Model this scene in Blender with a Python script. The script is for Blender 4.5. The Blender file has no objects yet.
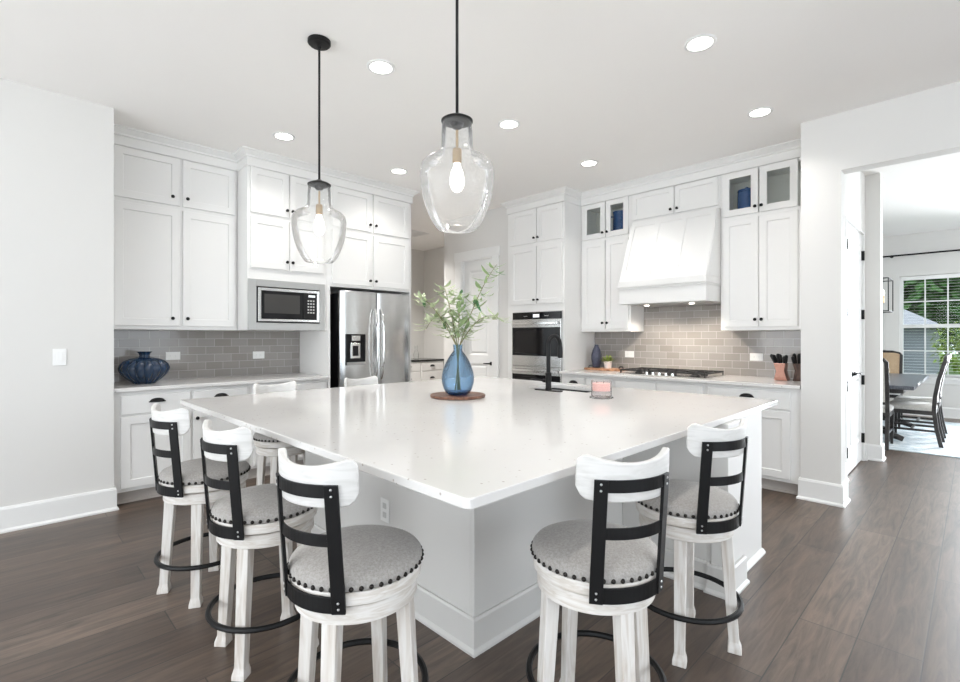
import bpy, bmesh, math, random
from math import sin, cos, pi, radians, atan2, hypot, sqrt
from mathutils import Vector, Matrix

C = bpy.context.scene.collection
random.seed(7)

# ------------------------------------------------------------------ camera
cd = bpy.data.cameras.new('camera'); cam = bpy.data.objects.new('camera', cd); C.objects.link(cam)
cd.sensor_fit = 'HORIZONTAL'; cd.sensor_width = 36.0; cd.lens = 36.0 * 489.0 / 960.0
cd.shift_y = -4.0 / 960.0; cd.clip_start = 0.05; cd.clip_end = 200
VIEW = atan2(496, 489)
cam.location = (0, 0, 1.33); cam.rotation_euler = (pi / 2, 0, VIEW - pi / 2)
bpy.context.scene.camera = cam

# ------------------------------------------------------------------ world, daylight, exposure
vs = bpy.context.scene.view_settings
vs.view_transform = 'Standard'; vs.look = 'None'; vs.gamma = 1.0; vs.exposure = 0.13; vs.use_curve_mapping = False
w = bpy.data.worlds.new('sky'); bpy.context.scene.world = w; w.use_nodes = True
bg = w.node_tree.nodes['Background']; bg.inputs[0].default_value = (0.80, 0.90, 1.0, 1); bg.inputs[1].default_value = 3.2

cy = bpy.context.scene.cycles
cy.max_bounces = 14; cy.diffuse_bounces = 8; cy.transparent_max_bounces = 24

def area(name, loc, rot, sx, sy, power, col=(1, 1, 1)):
    l = bpy.data.lights.new(name, 'AREA'); l.shape = 'RECTANGLE'; l.size = sx; l.size_y = sy
    l.energy = power; l.color = col
    o = bpy.data.objects.new(name, l); C.objects.link(o); o.location = loc; o.rotation_euler = rot
    return o
# daylight lamps added at assumed, unseen tall windows of living and dining room
UP = radians(20)      # tilts these lamps upward to brighten the ceiling
area('window_light_west', (-3.05, 2.2, 1.55), (0, radians(-90) - UP, 0), 2.3, 3.6, 66, (1.0, 0.985, 0.955))
area('window_light_west', (-3.05, -1.9, 1.55), (0, radians(-90) - UP, 0), 2.3, 3.2, 22, (1.0, 0.985, 0.955))
area('south_fill_light', (1.2, -4.05, 1.55), (radians(90) + UP, 0, 0), 4.4, 2.3, 26, (1.0, 0.985, 0.955))  # added fill for the back-wall cabinet fronts
area('window_light_dining', (8.6, -4.05, 1.55), (radians(90) + UP, 0, 0), 3.4, 2.3, 55, (0.95, 0.98, 1.0))
e_ = area('east_fill_light', (11.0, -1.05, 1.55), (0, radians(82), 0), 2.3, 1.1, 190, (0.90, 0.95, 1.0)); e_.data.spread = radians(120)  # added lamp out of view, brightens the floor on the right
for yy in (0.325, 1.735):      # sky portals in the two dining windows
    p = area('window_portal', (11.16, yy, 1.515), (0, radians(90), 0), 1.72, 1.22, 10); p.data.cycles.is_portal = True

# ------------------------------------------------------------------ helpers: meshes
def BM(): return bmesh.new()

def box(bm, x0, x1, y0, y1, z0, z1):
    x0, x1 = sorted((x0, x1)); y0, y1 = sorted((y0, y1)); z0, z1 = sorted((z0, z1))
    v = [bm.verts.new(p) for p in ((x0,y0,z0),(x1,y0,z0),(x1,y1,z0),(x0,y1,z0),(x0,y0,z1),(x1,y0,z1),(x1,y1,z1),(x0,y1,z1))]
    for f in ((3,2,1,0),(4,5,6,7),(0,1,5,4),(1,2,6,5),(2,3,7,6),(3,0,4,7)):
        bm.faces.new([v[i] for i in f])
    return bm

def loft(bm, rings, cap=True, close=True):
    R = [[bm.verts.new(p) for p in r] for r in rings]
    n = len(R[0])
    for a, b in zip(R, R[1:]):
        for i in range(n if close else n - 1):
            j = (i + 1) % n
            bm.faces.new((a[i], a[j], b[j], b[i]))
    if cap:
        bm.faces.new(R[0][::-1]); bm.faces.new(R[-1])
    return bm

def lathe(bm, prof, c=(0, 0, 0), n=32, axis=None, cap=True, ribs=0, ramp=0.0):
    """prof: (radius, height) pairs; axis: direction the height runs along"""
    M = Matrix.Identity(3)
    if axis is not None:
        M = Vector((0, 0, 1)).rotation_difference(Vector(axis).normalized()).to_matrix()
    c = Vector(c); rings = []
    for r, h in prof:
        ring = []
        for k in range(n):
            t = 2 * pi * k / n
            rr = r * (1 + (ramp * (abs(cos(ribs * t / 2)) - 0.6) if ribs else 0))
            ring.append(c + M @ Vector((rr * cos(t), rr * sin(t), h)))
        rings.append(ring)
    return loft(bm, rings, cap)

def tube(bm, pts, r, n=8, cap=True):
    pts = [Vector(p) for p in pts]; rings = []
    ref = Vector((0, 0, 1))
    for i, p in enumerate(pts):
        d = (pts[min(i + 1, len(pts) - 1)] - pts[max(i - 1, 0)]).normalized()
        u = d.cross(ref)
        if u.length < 0.1: u = d.cross(Vector((1, 0, 0)))
        u.normalize(); v = d.cross(u)
        if i and u.dot(lu) < 0: u, v = -u, -v
        lu = u
        rr = r[i] if isinstance(r, (list, tuple)) else r
        rings.append([p + (u * cos(2*pi*k/n) + v * sin(2*pi*k/n)) * rr for k in range(n)])
    return loft(bm, rings, cap)

def torus(bm, c, R, r, n=48, m=8):
    rings = [[(c[0] + (R + r*cos(b))*cos(a), c[1] + (R + r*cos(b))*sin(a), c[2] + r*sin(b))
              for b in [2*pi*k/m for k in range(m)]] for a in [2*pi*i/n for i in range(n)]]
    V = [[bm.verts.new(p) for p in rg] for rg in rings]
    for i in range(n):
        for k in range(m):
            bm.faces.new((V[i][k], V[(i+1)%n][k], V[(i+1)%n][(k+1)%m], V[i][(k+1)%m]))
    return bm

def ball(bm, c, r, sc=(1, 1, 1), u=10, v=6):
    bmesh.ops.create_uvsphere(bm, u_segments=u, v_segments=v, radius=1,
        matrix=Matrix.Translation(c) @ Matrix.Diagonal((r*sc[0], r*sc[1], r*sc[2], 1)))
    return bm

def offset_line(poly, d):
    """offset a plan polyline to its right by d with mitred corners"""
    P = [Vector(p) for p in poly]; out = []
    nrm = []
    for a, b in zip(P, P[1:]):
        t = (b - a).normalized(); nrm.append(Vector((t.y, -t.x)))
    for i, p in enumerate(P):
        if i == 0: out.append(p + nrm[0] * d)
        elif i == len(P) - 1: out.append(p + nrm[-1] * d)
        else:
            m = nrm[i-1] + nrm[i]; m = m / m.length_squared * 2 if m.length > 1e-6 else nrm[i]
            out.append(p + m * d)
    return out

def sweep(bm, poly, prof):
    """closed profile of (offset, z) swept along a plan polyline"""
    lines = [(offset_line(poly, o), z) for o, z in prof]
    rings = [[(l[i].x, l[i].y, z) for l, z in lines] for i in range(len(poly))]
    return loft(bm, rings)

# ------------------------------------------------------------------ helpers: objects
def worldloc(o):
    v = Vector((0, 0, 0))
    while o is not None: v += o.location; o = o.parent
    return v

def obj(name, bm, mat, parent=None, bevel=0, smooth=False, seg=2, loc=None, solid=0, sub=0, fixn=True):
    me = bpy.data.meshes.new(name)
    if fixn: bmesh.ops.recalc_face_normals(bm, faces=bm.faces)
    L = worldloc(parent) if parent is not None else (Vector(loc) if loc is not None else Vector((0, 0, 0)))
    if L.length > 0: bmesh.ops.translate(bm, vec=-L, verts=bm.verts)
    bm.to_mesh(me); bm.free()
    o = bpy.data.objects.new(name, me); C.objects.link(o)
    me.materials.append(mat)
    if parent is not None: o.parent = parent
    elif loc is not None: o.location = loc
    if smooth:
        for p in me.polygons: p.use_smooth = True
        me.set_sharp_from_angle(angle=radians(40))
    if solid:
        m = o.modifiers.new('solid', 'SOLIDIFY'); m.thickness = solid; m.offset = 0
    if bevel:
        m = o.modifiers.new('bevel', 'BEVEL'); m.width = bevel; m.segments = seg; m.limit_method = 'ANGLE'; m.angle_limit = radians(40)
    if sub:
        m = o.modifiers.new('subd', 'SUBSURF'); m.levels = sub; m.render_levels = sub
    return o

def tag(o, label, cat, group=None):
    o['label'] = label; o['category'] = cat
    if group: o['group'] = group
    return o

def thing(name, label, cat, loc=(0, 0, 0), rz=0, group=None):
    o = bpy.data.objects.new(name, None); C.objects.link(o)
    o.empty_display_size = 0.05
    o.location = loc; o.rotation_euler = (0, 0, rz)
    return tag(o, label, cat, group)

def struct(name, bm, mat, bevel=0, smooth=False):
    o = obj(name, bm, mat, None, bevel, smooth); o['kind'] = 'structure'
    return o

def kids(o): return list(o.children)

def dup(root, loc, rz=0, label=None, group=None):
    r = root.copy(); C.objects.link(r); r.location = loc; r.rotation_euler = (0, 0, rz)
    if label: r['label'] = label
    if group: r['group'] = group
    for ch in kids(root):
        c = ch.copy(); C.objects.link(c); c.parent = r
        for g in kids(ch):
            d = g.copy(); C.objects.link(d); d.parent = c
    return r

# ------------------------------------------------------------------ materials
def nodes(name):
    m = bpy.data.materials.new(name); m.use_nodes = True
    nt = m.node_tree; b = nt.nodes['Principled BSDF']
    return m, nt, b

def plain(name, col, rough=0.5, metal=0.0, spec=0.5, noise=0.0, scale=30, bump=0.0, bscale=None, coat=0):
    m, nt, b = nodes(name)
    b.inputs['Base Color'].default_value = (*col, 1); b.inputs['Roughness'].default_value = rough
    b.inputs['Metallic'].default_value = metal; b.inputs['Specular IOR Level'].default_value = spec
    b.inputs['Coat Weight'].default_value = coat
    tc = nt.nodes.new('ShaderNodeTexCoord')
    n = nt.nodes.new('ShaderNodeTexNoise'); n.inputs['Scale'].default_value = scale; n.inputs['Detail'].default_value = 4
    nt.links.new(tc.outputs['Object'], n.inputs['Vector'])
    mx = nt.nodes.new('ShaderNodeMix'); mx.data_type = 'RGBA'
    mx.inputs['A'].default_value = (*[max(0, c * (1 - noise)) for c in col], 1)
    mx.inputs['B'].default_value = (*[min(1, c * (1 + noise)) for c in col], 1)
    nt.links.new(n.outputs['Fac'], mx.inputs['Factor']); nt.links.new(mx.outputs['Result'], b.inputs['Base Color'])
    if bump:
        n2 = nt.nodes.new('ShaderNodeTexNoise'); n2.inputs['Scale'].default_value = bscale or scale * 4
        nt.links.new(tc.outputs['Object'], n2.inputs['Vector'])
        bp = nt.nodes.new('ShaderNodeBump'); bp.inputs['Strength'].default_value = bump; bp.inputs['Distance'].default_value = 0.002
        nt.links.new(n2.outputs['Fac'], bp.inputs['Height']); nt.links.new(bp.outputs['Normal'], b.inputs['Normal'])
    return m

def emit(name, col, s):
    m, nt, b = nodes(name)
    b.inputs['Base Color'].default_value = (0.9, 0.9, 0.9, 1)
    b.inputs['Emission Color'].default_value = (*col, 1); b.inputs['Emission Strength'].default_value = s
    return m

def glassy(name, tint, gloss=0.12, rough=0.02, bump=0.0, bscale=40, scat=0.0):
    """thin clear glass: straight-through tint plus a facing-dependent mirror coat"""
    m = bpy.data.materials.new(name); m.use_nodes = True; nt = m.node_tree; nt.nodes.clear()
    out = nt.nodes.new('ShaderNodeOutputMaterial'); mix = nt.nodes.new('ShaderNodeMixShader')
    tr = nt.nodes.new('ShaderNodeBsdfTransparent'); tr.inputs[0].default_value = (*tint, 1)
    gl = nt.nodes.new('ShaderNodeBsdfGlossy'); gl.inputs['Roughness'].default_value = rough
    fr = nt.nodes.new('ShaderNodeLayerWeight'); fr.inputs['Blend'].default_value = gloss
    nt.links.new(fr.outputs['Fresnel'], mix.inputs[0]); nt.links.new(tr.outputs[0], mix.inputs[1]); nt.links.new(gl.outputs[0], mix.inputs[2])
    last = mix
    if scat:   # seeds and ripples in the glass scatter a little light
        sc_ = nt.nodes.new('ShaderNodeBsdfTranslucent'); sc_.inputs[0].default_value = (0.95, 0.95, 0.95, 1)
        df = nt.nodes.new('ShaderNodeBsdfDiffuse'); df.inputs[0].default_value = (0.95, 0.95, 0.95, 1)
        ms = nt.nodes.new('ShaderNodeMixShader'); ms.inputs[0].default_value = 0.5
        nt.links.new(sc_.outputs[0], ms.inputs[1]); nt.links.new(df.outputs[0], ms.inputs[2])
        tc0 = nt.nodes.new('ShaderNodeTexCoord'); nz = nt.nodes.new('ShaderNodeTexNoise'); nz.inputs['Scale'].default_value = 140; nz.inputs['Detail'].default_value = 5
        nt.links.new(tc0.outputs['Object'], nz.inputs['Vector'])
        mr = nt.nodes.new('ShaderNodeMapRange'); mr.inputs['From Min'].default_value = 0.4; mr.inputs['From Max'].default_value = 0.75
        mr.inputs['To Min'].default_value = scat*0.6; mr.inputs['To Max'].default_value = scat*1.9
        nt.links.new(nz.outputs['Fac'], mr.inputs['Value'])
        last = nt.nodes.new('ShaderNodeMixShader'); nt.links.new(mr.outputs[0], last.inputs[0])
        nt.links.new(mix.outputs[0], last.inputs[1]); nt.links.new(ms.outputs[0], last.inputs[2])
    nt.links.new(last.outputs[0], out.inputs[0])
    if bump:
        tc = nt.nodes.new('ShaderNodeTexCoord'); n = nt.nodes.new('ShaderNodeTexVoronoi'); n.inputs['Scale'].default_value = bscale
        nt.links.new(tc.outputs['Object'], n.inputs['Vector'])
        bp = nt.nodes.new('ShaderNodeBump'); bp.inputs['Strength'].default_value = bump; bp.inputs['Distance'].default_value = 0.004
        nt.links.new(n.outputs['Distance'], bp.inputs['Height'])
        nt.links.new(bp.outputs[0], gl.inputs['Normal']); nt.links.new(bp.outputs[0], fr.inputs['Normal'])
    return m

def tile_mat(name, axis):
    m, nt, b = nodes(name)
    tc = nt.nodes.new('ShaderNodeTexCoord'); sp = nt.nodes.new('ShaderNodeSeparateXYZ'); cb = nt.nodes.new('ShaderNodeCombineXYZ')
    nt.links.new(tc.outputs['Object'], sp.inputs[0])
    nt.links.new(sp.outputs[axis], cb.inputs[0]); nt.links.new(sp.outputs[2], cb.inputs[1])
    mp = nt.nodes.new('ShaderNodeMapping'); mp.inputs['Location'].default_value = (0.02, -0.93 % 0.0765, 0)
    nt.links.new(cb.outputs[0], mp.inputs[0])
    br = nt.nodes.new('ShaderNodeTexBrick'); br.offset = 0.5
    br.inputs['Scale'].default_value = 1; br.inputs['Brick Width'].default_value = 0.157; br.inputs['Row Height'].default_value = 0.0765
    br.inputs['Mortar Size'].default_value = 0.0016; br.inputs['Mortar Smooth'].default_value = 0.3
    br.inputs['Color1'].default_value = (0.27, 0.25, 0.235, 1); br.inputs['Color2'].default_value = (0.33, 0.31, 0.295, 1)
    br.inputs['Mortar'].default_value = (0.55, 0.53, 0.51, 1)
    nt.links.new(mp.outputs[0], br.inputs['Vector']); nt.links.new(br.outputs['Color'], b.inputs['Base Color'])
    b.inputs['Roughness'].default_value = 0.12
    n = nt.nodes.new('ShaderNodeTexNoise'); n.inputs['Scale'].default_value = 9; nt.links.new(tc.outputs['Object'], n.inputs['Vector'])
    ad = nt.nodes.new('ShaderNodeMath'); ad.operation = 'MULTIPLY_ADD'; ad.inputs[1].default_value = -1.2
    nt.links.new(br.outputs['Fac'], ad.inputs[0]); nt.links.new(n.outputs['Fac'], ad.inputs[2])
    bp = nt.nodes.new('ShaderNodeBump'); bp.inputs['Strength'].default_value = 0.35; bp.inputs['Distance'].default_value = 0.004
    nt.links.new(ad.outputs[0], bp.inputs['Height']); nt.links.new(bp.outputs[0], b.inputs['Normal'])
    return m

def floor_mat():
    m, nt, b = nodes('plank_floor')
    tc = nt.nodes.new('ShaderNodeTexCoord')
    mp = nt.nodes.new('ShaderNodeMapping'); mp.inputs['Location'].default_value = (0.4, 0.067, 0)
    nt.links.new(tc.outputs['Object'], mp.inputs[0])
    br = nt.nodes.new('ShaderNodeTexBrick'); br.offset = 0.37; br.offset_frequency = 3
    br.inputs['Scale'].default_value = 1; br.inputs['Brick Width'].default_value = 1.55; br.inputs['Row Height'].default_value = 0.218
    br.inputs['Mortar Size'].default_value = 0.0028; br.inputs['Mortar Smooth'].default_value = 0.2; br.inputs['Bias'].default_value = 0
    br.inputs['Color1'].default_value = (0.076, 0.049, 0.034, 1); br.inputs['Color2'].default_value = (0.160, 0.113, 0.083, 1)
    br.inputs['Mortar'].default_value = (0.03, 0.024, 0.02, 1)
    nt.links.new(mp.outputs[0], br.inputs['Vector'])
    st = nt.nodes.new('ShaderNodeMapping'); st.inputs['Scale'].default_value = (0.9, 9, 1)
    nt.links.new(tc.outputs['Object'], st.inputs[0])
    n = nt.nodes.new('ShaderNodeTexNoise'); n.inputs['Scale'].default_value = 2.6; n.inputs['Detail'].default_value = 7; n.inputs['Roughness'].default_value = 0.65
    n.inputs['Distortion'].default_value = 1.4
    nt.links.new(st.outputs[0], n.inputs['Vector'])
    rp = nt.nodes.new('ShaderNodeValToRGB'); rp.color_ramp.elements[0].position = 0.3; rp.color_ramp.elements[0].color = (0.36, 0.35, 0.34, 1)
    rp.color_ramp.elements[1].position = 0.75; rp.color_ramp.elements[1].color = (1.35, 1.34, 1.32, 1)
    nt.links.new(n.outputs['Fac'], rp.inputs[0])
    mx = nt.nodes.new('ShaderNodeMix'); mx.data_type = 'RGBA'; mx.blend_type = 'MULTIPLY'; mx.inputs['Factor'].default_value = 1
    nt.links.new(br.outputs['Color'], mx.inputs['A']); nt.links.new(rp.outputs[0], mx.inputs['B'])
    nt.links.new(mx.outputs['Result'], b.inputs['Base Color'])
    b.inputs['Roughness'].default_value = 0.40; b.inputs['Specular IOR Level'].default_value = 0.9
    ad = nt.nodes.new('ShaderNodeMath'); ad.operation = 'MULTIPLY_ADD'; ad.inputs[1].default_value = -1.5
    nt.links.new(br.outputs['Fac'], ad.inputs[0]); nt.links.new(n.outputs['Fac'], ad.inputs[2])
    bp = nt.nodes.new('ShaderNodeBump'); bp.inputs['Strength'].default_value = 0.12; bp.inputs['Distance'].default_value = 0.002
    nt.links.new(ad.outputs[0], bp.inputs['Height']); nt.links.new(bp.outputs[0], b.inputs['Normal'])
    return m

def quartz_mat():
    m, nt, b = nodes('white_quartz')
    tc = nt.nodes.new('ShaderNodeTexCoord')
    v = nt.nodes.new('ShaderNodeTexVoronoi'); v.inputs['Scale'].default_value = 34; nt.links.new(tc.outputs['Object'], v.inputs['Vector'])
    n = nt.nodes.new('ShaderNodeTexNoise'); n.inputs['Scale'].default_value = 3; n.inputs['Detail'].default_value = 6; nt.links.new(tc.outputs['Object'], n.inputs['Vector'])
    base = nt.nodes.new('ShaderNodeMix'); base.data_type = 'RGBA'
    base.inputs['A'].default_value = (0.69, 0.675, 0.66, 1); base.inputs['B'].default_value = (0.75, 0.74, 0.725, 1)
    nt.links.new(n.outputs['Fac'], base.inputs['Factor'])
    r = nt.nodes.new('ShaderNodeValToRGB'); r.color_ramp.elements[0].position = 0.10; r.color_ramp.elements[0].color = (0, 0, 0, 1)
    r.color_ramp.elements[1].position = 0.17; r.color_ramp.elements[1].color = (1, 1, 1, 1)
    nt.links.new(v.outputs['Distance'], r.inputs[0])
    # only some cells carry a fleck
    sel = nt.nodes.new('ShaderNodeMath'); sel.operation = 'GREATER_THAN'; sel.inputs[1].default_value = 0.30
    sx = nt.nodes.new('ShaderNodeSeparateColor'); nt.links.new(v.outputs['Color'], sx.inputs[0]); nt.links.new(sx.outputs[0], sel.inputs[0])
    mxm = nt.nodes.new('ShaderNodeMath'); mxm.operation = 'MAXIMUM'; nt.links.new(r.outputs[0], mxm.inputs[0]); nt.links.new(sel.outputs[0], mxm.inputs[1])
    mx = nt.nodes.new('ShaderNodeMix'); mx.data_type = 'RGBA'; mx.inputs['A'].default_value = (0.45, 0.41, 0.37, 1)
    nt.links.new(mxm.outputs[0], mx.inputs['Factor']); nt.links.new(base.outputs['Result'], mx.inputs['B'])
    nt.links.new(mx.outputs['Result'], b.inputs['Base Color']); b.inputs['Roughness'].default_value = 0.10
    return m

def wood_mat(name, c1, c2, sc=(14, 14, 1.0), rough=0.5, bump=0.1):
    m, nt, b = nodes(name)
    tc = nt.nodes.new('ShaderNodeTexCoord'); mp = nt.nodes.new('ShaderNodeMapping'); mp.inputs['Scale'].default_value = sc
    nt.links.new(tc.outputs['Object'], mp.inputs[0])
    n = nt.nodes.new('ShaderNodeTexNoise'); n.inputs['Scale'].default_value = 6; n.inputs['Detail'].default_value = 6; n.inputs['Distortion'].default_value = 0.8
    nt.links.new(mp.outputs[0], n.inputs['Vector'])
    r = nt.nodes.new('ShaderNodeValToRGB'); r.color_ramp.elements[0].position = 0.35; r.color_ramp.elements[0].color = (*c1, 1)
    r.color_ramp.elements[1].position = 0.6; r.color_ramp.elements[1].color = (*c2, 1)
    nt.links.new(n.outputs['Fac'], r.inputs[0]); nt.links.new(r.outputs[0], b.inputs['Base Color'])
    b.inputs['Roughness'].default_value = rough
    bp = nt.nodes.new('ShaderNodeBump'); bp.inputs['Strength'].default_value = bump; bp.inputs['Distance'].default_value = 0.002
    nt.links.new(n.outputs['Fac'], bp.inputs['Height']); nt.links.new(bp.outputs[0], b.inputs['Normal'])
    return m

def steel_mat(name, col=(0.62, 0.62, 0.61), rough=0.24, stretch=(1, 1, 60)):
    m, nt, b = nodes(name)
    b.inputs['Base Color'].default_value = (*col, 1); b.inputs['Metallic'].default_value = 1; b.inputs['Roughness'].default_value = rough
    tc = nt.nodes.new('ShaderNodeTexCoord'); mp = nt.nodes.new('ShaderNodeMapping'); mp.inputs['Scale'].default_value = stretch
    nt.links.new(tc.outputs['Object'], mp.inputs[0])
    n = nt.nodes.new('ShaderNodeTexNoise'); n.inputs['Scale'].default_value = 8; nt.links.new(mp.outputs[0], n.inputs['Vector'])
    mr = nt.nodes.new('ShaderNodeMapRange'); mr.inputs['To Min'].default_value = rough * 0.8; mr.inputs['To Max'].default_value = rough * 1.25
    nt.links.new(n.outputs['Fac'], mr.inputs['Value']); nt.links.new(mr.outputs[0], b.inputs['Roughness'])
    return m

def fabric_mat(name, c1, c2, sc=420):
    m, nt, b = nodes(name)
    tc = nt.nodes.new('ShaderNodeTexCoord')
    n = nt.nodes.new('ShaderNodeTexNoise'); n.inputs['Scale'].default_value = sc; n.inputs['Detail'].default_value = 2
    n2 = nt.nodes.new('ShaderNodeTexNoise'); n2.inputs['Scale'].default_value = 130; n2.inputs['Detail'].default_value = 3
    nt.links.new(tc.outputs['Object'], n.inputs['Vector']); nt.links.new(tc.outputs['Object'], n2.inputs['Vector'])
    av = nt.nodes.new('ShaderNodeMath'); av.operation = 'MULTIPLY_ADD'; av.inputs[1].default_value = 0.5
    nt.links.new(n.outputs['Fac'], av.inputs[0])
    hf = nt.nodes.new('ShaderNodeMath'); hf.operation = 'MULTIPLY'; hf.inputs[1].default_value = 0.5
    nt.links.new(n2.outputs['Fac'], hf.inputs[0]); nt.links.new(hf.outputs[0], av.inputs[2])
    r = nt.nodes.new('ShaderNodeValToRGB'); r.color_ramp.elements[0].position = 0.38; r.color_ramp.elements[0].color = (*c1, 1)
    r.color_ramp.elements[1].position = 0.62; r.color_ramp.elements[1].color = (*c2, 1)
    nt.links.new(av.outputs[0], r.inputs[0]); nt.links.new(r.outputs[0], b.inputs['Base Color'])
    b.inputs['Roughness'].default_value = 0.95; b.inputs['Sheen Weight'].default_value = 0.2
    bp = nt.nodes.new('ShaderNodeBump'); bp.inputs['Strength'].default_value = 0.4; bp.inputs['Distance'].default_value = 0.001
    nt.links.new(n.outputs['Fac'], bp.inputs['Height']); nt.links.new(bp.outputs[0], b.inputs['Normal'])
    return m

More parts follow.
